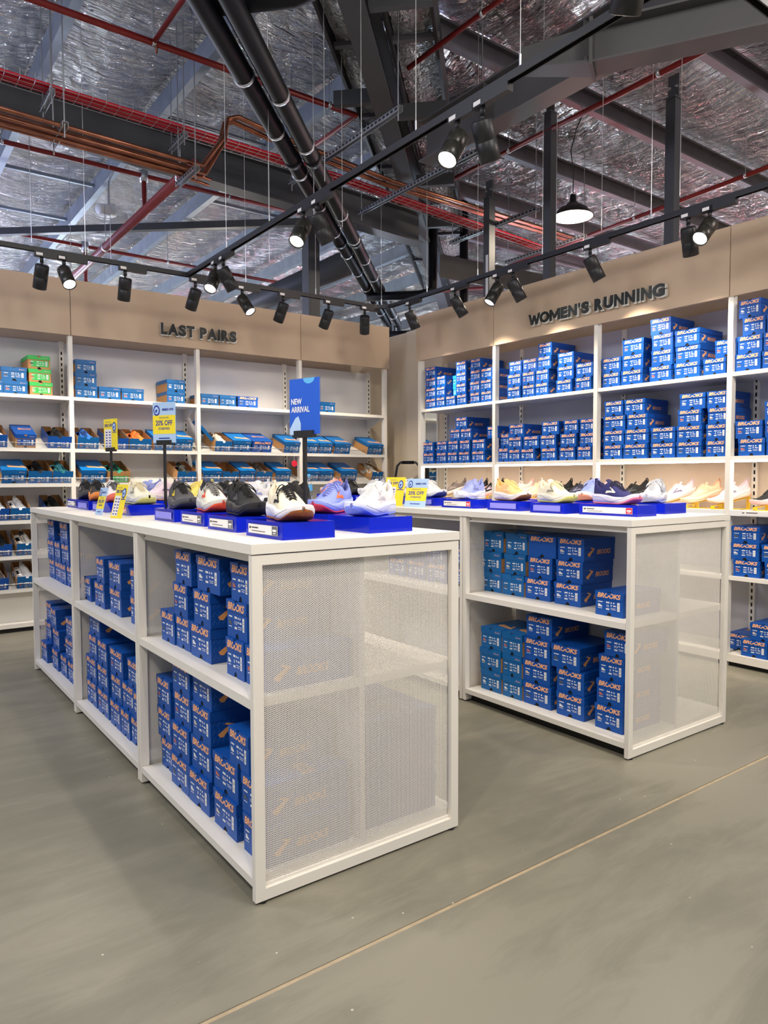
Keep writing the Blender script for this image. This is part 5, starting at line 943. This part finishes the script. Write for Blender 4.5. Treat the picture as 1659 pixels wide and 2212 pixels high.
TILT=[('T2a', 0, 'on', 0.013, 1.55, 0.15, 'white'), ('T2a', 1, 'cp', 0.224, 1.55, 0.166, ''), ('T2a', 2, 'on', 0.494, 1.55, 0.194, 'black'), ('T2b', 0, 'ok', 0.728, 1.55, 0.183, 'blue'), ('T2b', 1, 'on', 0.978, 1.55, 0.2, 'black'), ('T2b', 2, 'ok', 1.187, 1.55, 0.205, 'orange'), ('T2b', 0, 'cs', 1.409, 1.55, 0.189, ''), ('T2b', 1, 'cs', 1.599, 1.55, 0.182, ''), ('T2c', 0, 'oL', 2.005, 1.55, 0.18, 'cream'), ('T2c', 1, 'cs', 2.202, 1.55, 0.203, ''), ('T2c', 2, 'cn', 2.425, 1.55, 0.231, ''), ('T2c', 3, 'cs', 2.774, 1.55, 0.192, ''), ('T2d', 0, 'cs', 3.009, 1.55, 0.174, ''), ('T2d', 1, 'cs', 3.189, 1.55, 0.176, ''), ('T2d', 2, 'cs', 3.405, 1.55, 0.213, ''), ('T2d', 3, 'cs', 3.85, 1.55, 0.213, ''), ('T3a', 0, 'cs', 0.13, 1.25, 0.195, ''), ('T3a', 1, 'ok', 0.329, 1.25, 0.188, 'black'), ('T3a', 2, 'ok', 0.511, 1.25, 0.169, 'teal'), ('T3b', 0, 'cs', 0.768, 1.25, 0.216, ''), ('T3b', 1, 'og', 0.985, 1.25, 0.207, 'green'), ('T3b', 0, 'ok', 1.623, 1.25, 0.188, 'red'), ('T3c', 0, 'cs', 1.884, 1.25, 0.204, ''), ('T3c', 1, 'ok', 2.076, 1.25, 0.176, ''), ('T3c', 2, 'cs', 2.259, 1.25, 0.176, ''), ('T3c', 3, 'ok', 2.444, 1.25, 0.186, 'brown'), ('T3c', 4, 'cs', 2.664, 1.25, 0.179, ''), ('T3d', 0, 'cs', 3.014, 1.25, 0.188, ''), ('T3d', 1, 'cs', 3.199, 1.25, 0.177, ''), ('T3d', 2, 'cs', 3.486, 1.25, 0.221, ''), ('T3d', 3, 'ok', 3.878, 1.25, 0.156, 'cream'), ('T4a', 0, 'on', 0.008, 0.94, 0.157, 'white'), ('T4a', 1, 'ok', 0.169, 0.94, 0.158, 'white'), ('T4a', 2, 'on', 0.45, 0.94, 0.171, 'black'), ('T4c', 0, 'cs', 1.873, 0.94, 0.182, ''), ('T4c', 1, 'cn', 2.444, 0.94, 0.15, ''), ('T5a', 0, 'on', 0.021, 0.64, 0.158, 'blackorange'), ('T5a', 1, 'ok', 0.211, 0.64, 0.16, 'whiteblack'), ('T6a', 0, 'on', -0.009, 0.36, 0.154, 'brown'), ('T6a', 1, 'ok', 0.206, 0.36, 0.157, 'white')]
SHOES=[('G1', 'cream_gum', 0.24, 0.229, 1.1580000000000001, -1, 0.321), ('G1', 'black', 0.26, 0.6, 1.1580000000000001, -1, 0.4), ('G1', 'white_red', 0.27, 0.968, 1.1580000000000001, -1, 0.399), ('G1', 'charcoal', 0.28, 1.355, 1.1580000000000001, -1, 0.368), ('G1', 'lavender_orange', 0.6, 0.514, 1.1580000000000001, 1, 0.308), ('G1', 'white_blue', 0.62, 0.285, 1.1580000000000001, 1, 0.287), ('G1', 'black', 0.62, 0.873, 1.1580000000000001, 1, 0.152), ('G1', 'white', 0.6, 1.225, 1.1580000000000001, 1, 0.151), ('G1', 'yellow', 0.58, 1.957, 1.1580000000000001, 1, 0.256), ('G1', 'black', 0.6, 1.624, 1.1580000000000001, 1, 0.21), ('G1', 'black_white', 0.3, 3.148, 1.1580000000000001, -1, 0.449), ('G1', 'black_orange', 0.28, 2.779, 1.1580000000000001, -1, 0.335), ('G1', 'white_coral', 0.28, 2.43, 1.1580000000000001, -1, 0.323), ('G1', 'cream_lime', 0.28, 1.994, 1.1580000000000001, -1, 0.512), ('G1', 'lavender', 0.6, 2.799, 1.1580000000000001, 1, 0.3), ('G1', 'pink_white', 0.6, 2.555, 1.1580000000000001, 1, 0.224), ('G2', 'white_navy', 2.3, 1.895, 1.1580000000000001, -1, 0.22), ('G2', 'lavender', 2.25, 1.479, 1.1580000000000001, 1, 0.292), ('G2', 'tan', 2.2, 1.055, 1.1580000000000001, -1, 0.33), ('G2', 'cream_lime', 2.17, 0.685, 1.1580000000000001, -1, 0.322), ('G2', 'navy_pink', 2.2, 0.297, 1.1580000000000001, -1, 0.331), ('G2', 'grey_white', 2.56, 0.334, 1.1580000000000001, 1, 0.236), ('G2', 'blue_white', 2.55, 0.778, 1.1580000000000001, 1, 0.158), ('G2', 'coral', 2.3, 3.381, 1.1580000000000001, 1, 0.215), ('G2', 'black', 2.3, 3.165, 1.1580000000000001, -1, 0.246), ('G2', 'grey_white', 2.3, 2.88, 1.1580000000000001, 1, 0.295), ('G2', 'cream', 2.35, 2.322, 1.1580000000000001, 1, 0.233), ('WD', 'brown', 4.0, 3.618, 1.063, 1, 0.265), ('WD', 'black_pink', 4.0, 3.282, 1.063, 1, 0.133), ('WD', 'black_pink', 4.0, 3.074, 1.063, 1, 0.152), ('WD', 'pink', 4.0, 2.739, 1.063, 1, 0.105), ('WD', 'peach', 4.0, 2.559, 1.063, 1, 0.174), ('WD', 'black', 4.0, 2.249, 1.063, 1, 0.187), ('WD', 'navy', 4.0, 2.066, 1.063, 1, 0.158), ('WD', 'pink', 4.0, 1.905, 1.063, 1, 0.085), ('WD', 'black', 4.0, 1.485, 1.063, 1, 0.135), ('WD', 'pink_white', 4.0, 1.097, 1.063, 1, 0.136), ('WD', 'peach', 4.0, 0.904, 1.063, 1, 0.288), ('WD', 'pink_white', 4.0, 0.709, 1.063, 1, 0.295), ('WD', 'black_pink', 4.0, 0.388, 1.063, 1, 0.308)]
# ------------------------------------------------------------------ place the boxes
LVL = ['lowest', 'second-up', 'third-up', 'fourth-up']
LOC = {'W1a': ('top', "leftmost", "women's wall"), 'W1b': ('top', 'second', "women's wall"), 'W1c': ('top', 'third', "women's wall"), 'W1d': ('top', 'rightmost', "women's wall"),
       'W2a': ('second', "leftmost", "women's wall"), 'W2b': ('second', 'second', "women's wall"), 'W2c': ('second', 'third', "women's wall"), 'W2d': ('second', 'rightmost', "women's wall"),
       'W4d': ('fourth', 'rightmost', "women's wall"), 'W5d': ('bottom', 'rightmost', "women's wall"),
       'G1aU': ('upper', 'front', 'near gondola'), 'G1aL': ('lower', 'front', 'near gondola'), 'G1bU': ('upper', 'middle', 'near gondola'), 'G1bL': ('lower', 'middle', 'near gondola'), 'G1cU': ('upper', 'far', 'near gondola'), 'G1cL': ('lower', 'far', 'near gondola'),
       'G2aU': ('upper', 'front', 'right gondola'), 'G2aL': ('lower', 'front', 'right gondola'),
       'L1a': ('top', 'leftmost', 'left wall'), 'L1b': ('top', 'second', 'left wall'), 'L1c': ('top', 'third', 'left wall'), 'L1d': ('top', 'rightmost', 'left wall')}
DESC = {'n': 'royal-blue', 'm': 'mid-blue', 'l': 'sky-blue', 'g': 'green-and-kraft'}
for key, ci, li, k, a, b, z, w, h, d in BOXES:
    sh_, bay, wall = LOC[key]
    if key in ('G2aU', 'G2aL') and ci < 2: k = 'm'
    lab = f'{DESC[k]} shoe box, {LVL[li]}, stack {nth[ci]} from left, {sh_} shelf, {bay} bay, {wall}'
    grp = f'shoe boxes on the {sh_} shelf, {bay} bay, {wall}'
    j = random.uniform(-.02, .02)
    if key[0] == 'L': place_box(k, a, 4.785, z+.0005, j*.6, w, h-.001, .29, lab, grp)
    else: place_box(k, a, b, z+.0005, -PI/2+j*(.35 if key[0] == 'G' else .3), w-.003, h-.001, d-.004 if key[0] != 'W' else .31, lab, grp, back=(key == 'G2aU' and ci == 2 and li == 2))
# a box stood on end in the second bay of the women's wall, and a few in the far bay of the right gondola
place_box('n', 3.93, 2.79, 1.565, -PI/2, .125, .13, .28, "royal-blue shoe box resting askew behind the post, second shelf, second bay, women's wall", None) 
place_box('n', 3.90, 2.775, 1.434, -PI/2, .13, .128, .29, "royal-blue shoe box squeezed against the post, second shelf, second bay, women's wall", None)
for i, (yy, li, nn_) in enumerate([(.16, 0, 'first'), (.16, 1, 'first'), (.16, 2, 'first'), (.37, 0, 'second'), (.37, 1, 'second'), (.37, 2, 'second'), (.58, 0, 'third'), (.58, 1, 'third')]):
    place_box('n', .775, yy, .069+li*.126, PI/2, .195, .125, .32, f'royal-blue shoe box, {LVL[li]}, {nn_} stack on aisle side, lower shelf, nearest gondola', 'shoe boxes on aisle side of nearest gondola')
for i, (yy, li) in enumerate([(1.32, 0), (1.53, 0), (1.74, 0), (1.32, 1), (1.55, 1), (1.95, 0)]):
    place_box('n', 2.03, yy, .626+li*.121, -PI/2, .19, .12, .31, f'royal-blue shoe box, {LVL[li]}, {nth[[0, 1, 2, 0, 1, 3][i]]} along upper shelf, second bay, right gondola', 'shoe boxes in second bay of right gondola')
tn = {'T2': 'second', 'T3': 'third', 'T4': 'fourth', 'T5': 'fifth', 'T6': 'sixth'}; bn = {'a': 'leftmost', 'b': 'second', 'c': 'third', 'd': 'rightmost'}
KD = {'cs': 'closed mid-blue shoe box', 'cn': 'closed royal-blue shoe box', 'cp': 'closed blue-lidded kraft box', 'on': 'open royal-blue shoe box', 'ok': 'open speckled kraft shoe box', 'og': 'open green-labelled kraft box', 'oL': 'speckled box with flipped-up lid'}
cnt = {}
TA = TILT_
for key, i, k, x, z, w, sty in TILT:
    i = cnt.get(key, 0); cnt[key] = i+1
    lab = f'{KD[k]}, {nth[i]} from left, sloped {tn[key[:2]]} shelf, {bn[key[2]]} bay, left wall'
    grp = f'tilted shoe boxes, {tn[key[:2]]} shelf, {bn[key[2]]} bay, left wall'
    y0 = LY+.012; z0 = z+.0015
    w -= .004
    if k[0] == 'c':
        place_box(k, x, y0, z0, 0, w, .118, .30, lab, grp, TA)
    else:
        t = thing('shoe_box', lab, 'shoe box', (x, y0, z0), (TA, 0, 0), grp); t.scale = (w/BW, 1, 1)
        co = obj('carton', OPEN[k], t)
        lb = obj('size_label', LBLm[(i*5+int(x*10)) % len(LBL)], co, (0, -.0032, -.014))
        if k == 'og': obj('green_label', green_patch, co, (0, -.0032, -.012))
        if k == 'oL': obj('lid', flip_lid, t, (-BW/2, 0, BH-.012), (0, -.85, 0))
        if sty:
            e1 = Vector((0, math.cos(TA), math.sin(TA))); nn = Vector((0, -math.sin(TA), math.cos(TA))); o = Vector((x, y0, z0))
            for q, (dx, off, hh, yw) in enumerate(((-.040, .152, .030, PI/2), (.040, .150, .032, -PI/2))):
                p = o+Vector((dx*w/BW, 0, 0))+e1*off+nn*hh
                place_shoe(sty, p, 0, f'{ADJ[sty]}, {"left" if q == 0 else "right"} in {nth[i]} box, {tn[key[:2]]} shelf, {bn[key[2]]} bay', 'shoes in open boxes on left wall', 0, .80, False)
                r = Matrix.Rotation(TA, 4, 'X') @ Matrix.Rotation(yw, 4, 'Z') @ Matrix.Rotation((.5 if q else -.4), 4, 'X')
                root = SHOE_LAST[0]; root.rotation_euler = r.to_euler()
# hanging red tag
t = thing('price_tag', 'round red paper tag hanging from a closed blue box', 'tag', (2.79, LY-.02, 1.44))
MB().lathe([(0, 0), (.034, 0), (.034, .002), (0, .002)], 20).build('tag_disc', M_redtag, t).rotation_euler = (PI/2, 0, 0)
MB().tube([(0, 0, .034), (.002, .01, .10), (0, .03, .15)], .0012, 4).build('string', M_paper, t)
# ------------------------------------------------------------------ shoe risers on the gondolas
def riser(x, y, w, L, label, group, face='x', ticket='paper'):
    """box of blue acrylic, x = -X face, y = -Y face; L along Y"""
    h = .056; t = thing('acrylic_riser', label, 'display riser', (x, y, GH), (0, 0, 0), group)
    T = .004; b = MB().box(0, T, 0, L, 0, h-T).box(w-T, w, 0, L, 0, h-T).box(T, w-T, 0, T, 0, h-T).box(T, w-T, L-T, L, 0, h-T).box(0, w, 0, L, h-T, h); b.build('acrylic_box', M_acryl, t)
    if face == 'x':
        a = MB().box(-.003, -.0006, .022, L-.022, .010, .046).build('ticket_holder', M_clear, t)
        if ticket:
            MB().box(-.0042, -.0032, .026, L-.026, .013, .043).build('ticket', M_paper if ticket != 'blank' else mat('lilac_blank_ticket', srgb(140, 140, 240), .4), t)
            if ticket != 'blank':
                MB().box(-.0050, -.0044, .027, .062, .014, .042).build('price_patch', M_redtag if ticket == 'red' else mat('grey_price_patch', (.12, .12, .13), .5), t)
                MB().box(-.0050, -.0044, L-.10, L-.052, .030, .034).box(-.0050, -.0044, L-.15, L-.052, .020, .022).box(-.0050, -.0044, L-.046, L-.034, .028, .035).build('ticket_print', M_ink, t)
                MB().box(-.0056, -.0051, .032, .056, .025, .032).box(-.0056, -.0051, .036, .052, .018, .021).build('price_print', M_wprint, t)
    return t
G1R = [(.140, .067, 'grey'), (.16, .45, 'grey'), (.19, .82, 'grey'), (.195, 1.175, 'blank'), (.20, 1.86, 'red'), (.20, 2.30, 'blank'), (.20, 2.66, 'blank'), (.22, 3.02, 'grey')]
for i, (x, y, tk) in enumerate(G1R): riser(x, y, .196, .26, f'{nth[i]} blue acrylic riser from front along left side of near gondola', 'blue risers on the near gondola', 'x', tk)
for i, y in enumerate([.125, .40, .76, 1.13, 1.50, 1.84, 2.42, 2.74]): riser(.515, y, .196, .255, f'{nth[i]} blue acrylic riser from front along aisle side of near gondola', 'blue risers on the near gondola', 'y', None)
G2R = [(2.125, .14, 'red', .35), (2.075, .546, 'blank', .24), (2.12, .907, 'blank', .26), (2.14, 1.31, 'red', .30), (2.22, 1.78, 'blank', .26), (2.22, 2.20, 'blank', .26), (2.22, 2.485, 'blank', .26), (2.22, 2.77, 'blank', .26), (2.22, 3.06, 'blank', .26)]
for i, (x, y, tk, L) in enumerate(G2R): riser(x, y, .16, L, f'{nth[i]} blue acrylic riser from front along aisle side of right gondola', 'blue risers on the right gondola', 'x', tk)
for i, (y) in enumerate([.205, .62, 1.05]): riser(2.46, y, .20, .27, f'{nth[i]} blue acrylic riser from front along far side of right gondola', 'blue risers on the right gondola', 'y', None)
# ------------------------------------------------------------------ shoes on display
YG1 = {0: (-101, .235, .20), 1: (-98, .26, .58), 2: (-98, .285, .95), 3: (-98, .285, 1.31), 4: (-148, .62, .545), 5: (-152, .625, .265), 6: (-150, .615, .89), 7: (-150, .61, 1.26), 8: (-150, .61, 1.97), 9: (-150, .61, 1.63), 10: (-98, .31, 3.14), 11: (-98, .29, 2.785), 12: (-96, .29, 2.425), 13: (-90, .30, 1.98), 14: (-150, .61, 2.87), 15: (-150, .61, 2.55)}
rows = {-1: 'left', 1: 'aisle'}; gi = 0; g2 = 0; wi = 0
for key, sty, X, Y, z, head, ext_ in SHOES:
    if key == 'G1':
        a, xx, yy = YG1[gi]; gi += 1
        place_shoe(sty, (xx, yy, 1.1565), math.radians(a), f'{ADJ[sty]} on blue riser, {["left", "aisle"][head > 0]} side of near gondola'+{6: ', nearer the front', 9: ', farther back'}.get(gi-1, ''), 'display shoes on near gondola', 0, 1.03)
    elif key == 'G2':
        n = g2; g2 += 1
        ang = {0: -100, 1: -163, 2: -103, 3: -106, 4: -102, 5: -160, 6: -160, 7: -150, 8: -100, 9: -160, 10: -160}[n]
        yy = {0: 1.90, 1: 1.46, 2: 1.04, 3: .665, 4: .315, 5: .335, 6: .755, 7: 3.20, 8: 2.90, 9: 2.62, 10: 2.32}[n]; xx = {5: 2.56, 6: 2.56}.get(n, X)
        place_shoe(sty, (xx if n not in (2, 3, 4) else {2: 2.20, 3: 2.155, 4: 2.205}[n], yy, 1.1565), math.radians(ang), f'{ADJ[sty]} on blue riser, {"aisle" if xx < 2.5 else "far"} side of right gondola'+(', farthest back' if n == 9 else '') , 'display shoes on right gondola', 0, 1.03)
    else:
        wi += 1
        yy = [3.62, 3.30, 3.08, 2.70, 2.50, 2.25, 2.04, 1.86, 1.50, 1.11, .905, .70, .40][wi-1]
        # yellow ramp
        lab = f'yellow acrylic shoe ramp, {nth[wi-1]} from left on the lit display shelf'
        t = thing('shoe_ramp', lab, 'shoe stand', (4.05, yy, 1.0635), (0, 0, math.radians(140)), 'yellow ramps on the lit shelf')
        rp = MB(); w2 = .028; P = [(-.125, 0), (.125, 0), (.125, .022), (-.125, .088)]
        for (x0, z0), (x1, z1) in zip(P, P[1:]+P[:1]):
            dx, dz = x1-x0, z1-z0; l = math.hypot(dx, dz); nx, nz = -dz/l*.004, dx/l*.004
            rp.ext([(x0, -w2, z0), (x1, -w2, z1), (x1+nx, -w2, z1+nz), (x0+nx, -w2, z0+nz)], (0, 2*w2, 0))
        rp.build('ramp_frame', M_yellow, t); MB().box(.04, .044, -w2, w2, .004, .042).build('ramp_rib', M_yellow, t)
        rot = Matrix.Rotation(math.radians(140), 4, 'Z') @ Matrix.Rotation(math.atan2(.066, .25), 4, 'Y')
        place_shoe(sty, (4.05, yy, 1.0635+.0605), 0, f'{ADJ[sty]} on yellow ramp, {nth[wi-1]} from left on lit shelf', 'display shoes on the lit shelf', 0, .98)
        SHOE_LAST[0].rotation_euler = rot.to_euler()
# ------------------------------------------------------------------ signs
def badge(m_ring, m_in, r=.02):
    b = MB(); n = 20
    b.add([(r*.72*math.cos(2*PI*k/n), r*math.sin(2*PI*k/n), 0) for k in range(n)], [tuple(range(n))], 0)
    b.add([(r*.52*math.cos(2*PI*k/n), r*.72*math.sin(2*PI*k/n), .0003) for k in range(n)], [tuple(range(n))], 1)
    b.add([(-r*.3, -r*.3, .0006), (0, -r*.45, .0006), (r*.25, r*.2, .0006), (-r*.25, r*.1, .0006)], [(0, 1, 2, 3)], 0)
    return b.mesh('badge', [m_ring, m_in])
def rect(x0, x1, z0, z1, y, m, nm='colour_block'): return MB().add([(x0, y, z0), (x1, y, z0), (x1, y, z1), (x0, y, z1)], [(0, 1, 2, 3)]).mesh(nm, m)
def txt(t, body, x, z, w, h, m, y=-.0026, off=.02): return obj('print', xform_mesh(fit_text(body, w, h, m, off=off), Matrix.Translation((x, y, z)) @ STAND, 'print'), t)
def member_face(card, w, h, y=-.0022):
    obj('colour_block', rect(-w/2, w/2, h*.22, h*.68, y, M_signyel), card)
    txt(card, 'MEMBER OFFER', w*.18, h*.82, w*.50, h*.06, M_signnavy, y-.0006)
    txt(card, 'TAKE AN EXTRA', 0, h*.62, w*.44, h*.04, M_signnavy, y-.0006, 0); txt(card, '20% OFF', 0, h*.49, w*.74, h*.13, M_signnavy, y-.0006); txt(card, 'STOREWIDE', 0, h*.35, w*.5, h*.06, M_signnavy, y-.0006)
    obj('print', MB().add([(-w*.24, y-.0006, h*.10), (w*.24, y-.0006, h*.10), (w*.24, y-.0006, h*.125), (-w*.24, y-.0006, h*.125)], [(0, 1, 2, 3)]).mesh('print', M_signnavy), card)
    obj('badge', xform_mesh(badge(M_signnavy, M_signlight, h*.13), Matrix.Translation((-w*.32, y-.0008, h*.80)) @ STAND), card)
def price_face(card, w, h, y=-.0022):
    txt(card, 'TAKE AN EXTRA', -w*.16, h*.90, w*.40, h*.03, M_signnavy, y-.0006, 0); txt(card, '20% OFF', -w*.14, h*.79, w*.58, h*.10, M_signnavy, y-.0006)
    obj('badge', xform_mesh(badge(M_signnavy, M_signlight, h*.15), Matrix.Translation((w*.30, y-.0008, h*.74)) @ STAND), card)
    obj('colour_block', rect(-w*.42, w*.08, h*.06, h*.66, y-.0003, M_paper), card)
    b = MB()
    for r_ in range(6):
        for c in (-.34, -.10): b.add([(c*w, y-.0009, h*(.10+.09*r_)), ((c+.13)*w, y-.0009, h*(.10+.09*r_)), ((c+.13)*w, y-.0009, h*(.135+.09*r_)), (c*w, y-.0009, h*(.135+.09*r_))], [(0, 1, 2, 3)])
    b.add([(w*.16, y-.0009, h*.55), (w*.46, y-.0009, h*.55), (w*.46, y-.0009, h*.575), (w*.16, y-.0009, h*.575)], [(0, 1, 2, 3)])
    obj('print', b.mesh('print', M_signnavy), card)
def pole_sign(name, x, y, zb, zt, w, label, kind, rz):
    t = thing(name, label, 'sign', (x, y, GH), (0, 0, rz))
    MB().box(-.05, .05, -.05, .05, 0, .006).build('base_plate', M_black, t)
    MB().box(-.006, .006, -.006, .006, .006, zb-GH+.004).build('pole', M_black, t)
    MB().box(-w*.32, w*.32, -.010, .012, zb-GH-.012, zb-GH+.014).build('clamp_bar', M_black, t)
    h = zt-zb; c = MB().box(-w/2, w/2, -.0015, .0015, 0, h).build('card', {'new': M_signblue, 'member': M_signlight, 'price': M_signyel}[kind], t); c.location = (0, 0, zb-GH)
    MB().box(-w/2-.004, w/2+.004, .0025, .004, -.004, h+.004).build('acrylic_sleeve', M_clear, c)
    if kind == 'new':
        for body, zz in (('NEW', .595), ('ARRIVAL', .45)): txt(c, body, -w*.44+(.36 if body == 'NEW' else .62)*w*.5, zz*h, w*(.36 if body == 'NEW' else .62), h*.105, M_wprint, -.0024, .025)
        n = 14; b = MB().add([(w*.16+w*.19*math.cos(PI+PI*k/n), -.0022, h+h*.10*math.sin(PI+PI*k/n)) for k in range(n+1)], [tuple(range(n+1))]); b.build('colour_block', M_signcyan, c)
        b = MB().add([(-w/2, -.0022, 0), (-w*.12, -.0022, 0), (-w*.12, -.0022, h*.20), (-w*.2, -.0022, h*.33), (-w*.30, -.0022, h*.30), (-w/2, -.0022, h*.10)], [tuple(range(6))]); b.build('colour_block', M_signlight, c)
    elif kind == 'member': member_face(c, w, h)
    else: price_face(c, w, h)
    return t
pole_sign('pole_sign', .42, .405, 1.46, 1.668, .150, 'blue NEW ARRIVAL poster on black pole above near gondola', 'new', -PI/2+.3)
pole_sign('pole_sign', .42, 1.92, 1.488, 1.707, .145, 'pale blue and yellow 20% OFF STOREWIDE sign on black pole', 'member', -PI/2+.6)
pole_sign('pole_sign', .42, 2.94, 1.483, 1.684, .150, 'small yellow price sign on black pole at far end', 'price', -PI/2+.3)
def tent(x, y, rz, lean, w, h, kind, label):
    t = thing('counter_card', label, 'sign', (x, y, GH+.0005), (0, 0, rz)); c = MB().box(-w/2, w/2, -.001, .001, 0, h).build('card', {'member': M_signlight, 'price': M_signyel}[kind], t); c.rotation_euler = (-lean, 0, 0)
    (member_face if kind == 'member' else price_face)(c, w, h, -.0016)
    MB().ext([(-w/2, .055, 0), (w/2, .055, 0), (w/2, .057, .001), (-w/2, .057, .001)], (0, -.034, h*.55)).build('back_strut', M_clear, t)
    return t
tent(.10, 2.05, -PI/2+.15, .25, .09, .15, 'member', 'leaning pale blue offer card, left of two on the near gondola'); tent(.085, 1.68, -PI/2+.2, .25, .11, .17, 'price', 'leaning yellow price card, right of two on the near gondola')
tent(2.03, 2.00, -PI/2+.25, .22, .17, .20, 'price', 'yellow price card standing at front of the right gondola'); tent(2.0, 1.72, -PI/2+.25, .22, .17, .19, 'member', 'pale blue and yellow offer card standing on the right gondola')
# ------------------------------------------------------------------ bottle, hand truck
t = thing('water_bottle', 'clear plastic water bottle with blue cap on the right gondola', 'bottle', (2.04, 3.15, GH))
MB().lathe([(0, .001), (.030, .001), (.032, .01), (.032, .13), (.026, .16), (.012, .185), (.012, .20)], 20).build('bottle_body', M_clear, t, True)
MB().lathe([(.0322, .085), (.0326, .086), (.0326, .135), (.0322, .136)], 20).build('bottle_label', M_signcyan, t, True); MB().lathe([(.0, .222), (.015, .222), (.015, .198), (.012, .198)], 16).build('cap', M_signcyan, t, True); MB().lathe([(0, .004), (.029, .004), (.029, .045), (0, .046)], 16).build('water', mat('water_tint', (.75, .8, .82), .1, alpha=.5), t, True)
t = thing('hand_truck', 'folded black hand truck leaning by the cream corner wall', 'hand truck', (4.13, 4.50, 0), (0, 0, -.95))
hw = .15
MB().tube([(-hw, .02, .05), (-hw, .02, 1.30), (-hw+.02, .02, 1.42), (-hw+.06, .02, 1.46), (hw-.06, .02, 1.46), (hw-.02, .02, 1.42), (hw, .02, 1.30), (hw, .02, .05)], .014, 10).build('tube_frame', M_black, t, True)
MB().box(-hw+.01, hw-.01, .01, .03, .12, 1.24).build('back_plate', M_black, t); MB().box(-hw, hw, -.02, -.005, .05, .35).build('toe_plate', M_black, t)
MB().tube([(-.07, .02, 1.46), (.07, .02, 1.46)], .019, 10).build('grip', M_blackpipe, t, True); MB().box(hw-.012, hw+.004, -.002, .012, 1.0, 1.09).build('latch', M_yellow, t)
for sx in (-1, 1): MB().tube([(sx*(hw+.02), .07, FZ+.075), (sx*(hw+.055), .07, FZ+.075)], .075, 20).build('wheel', M_blackpipe, t, True)
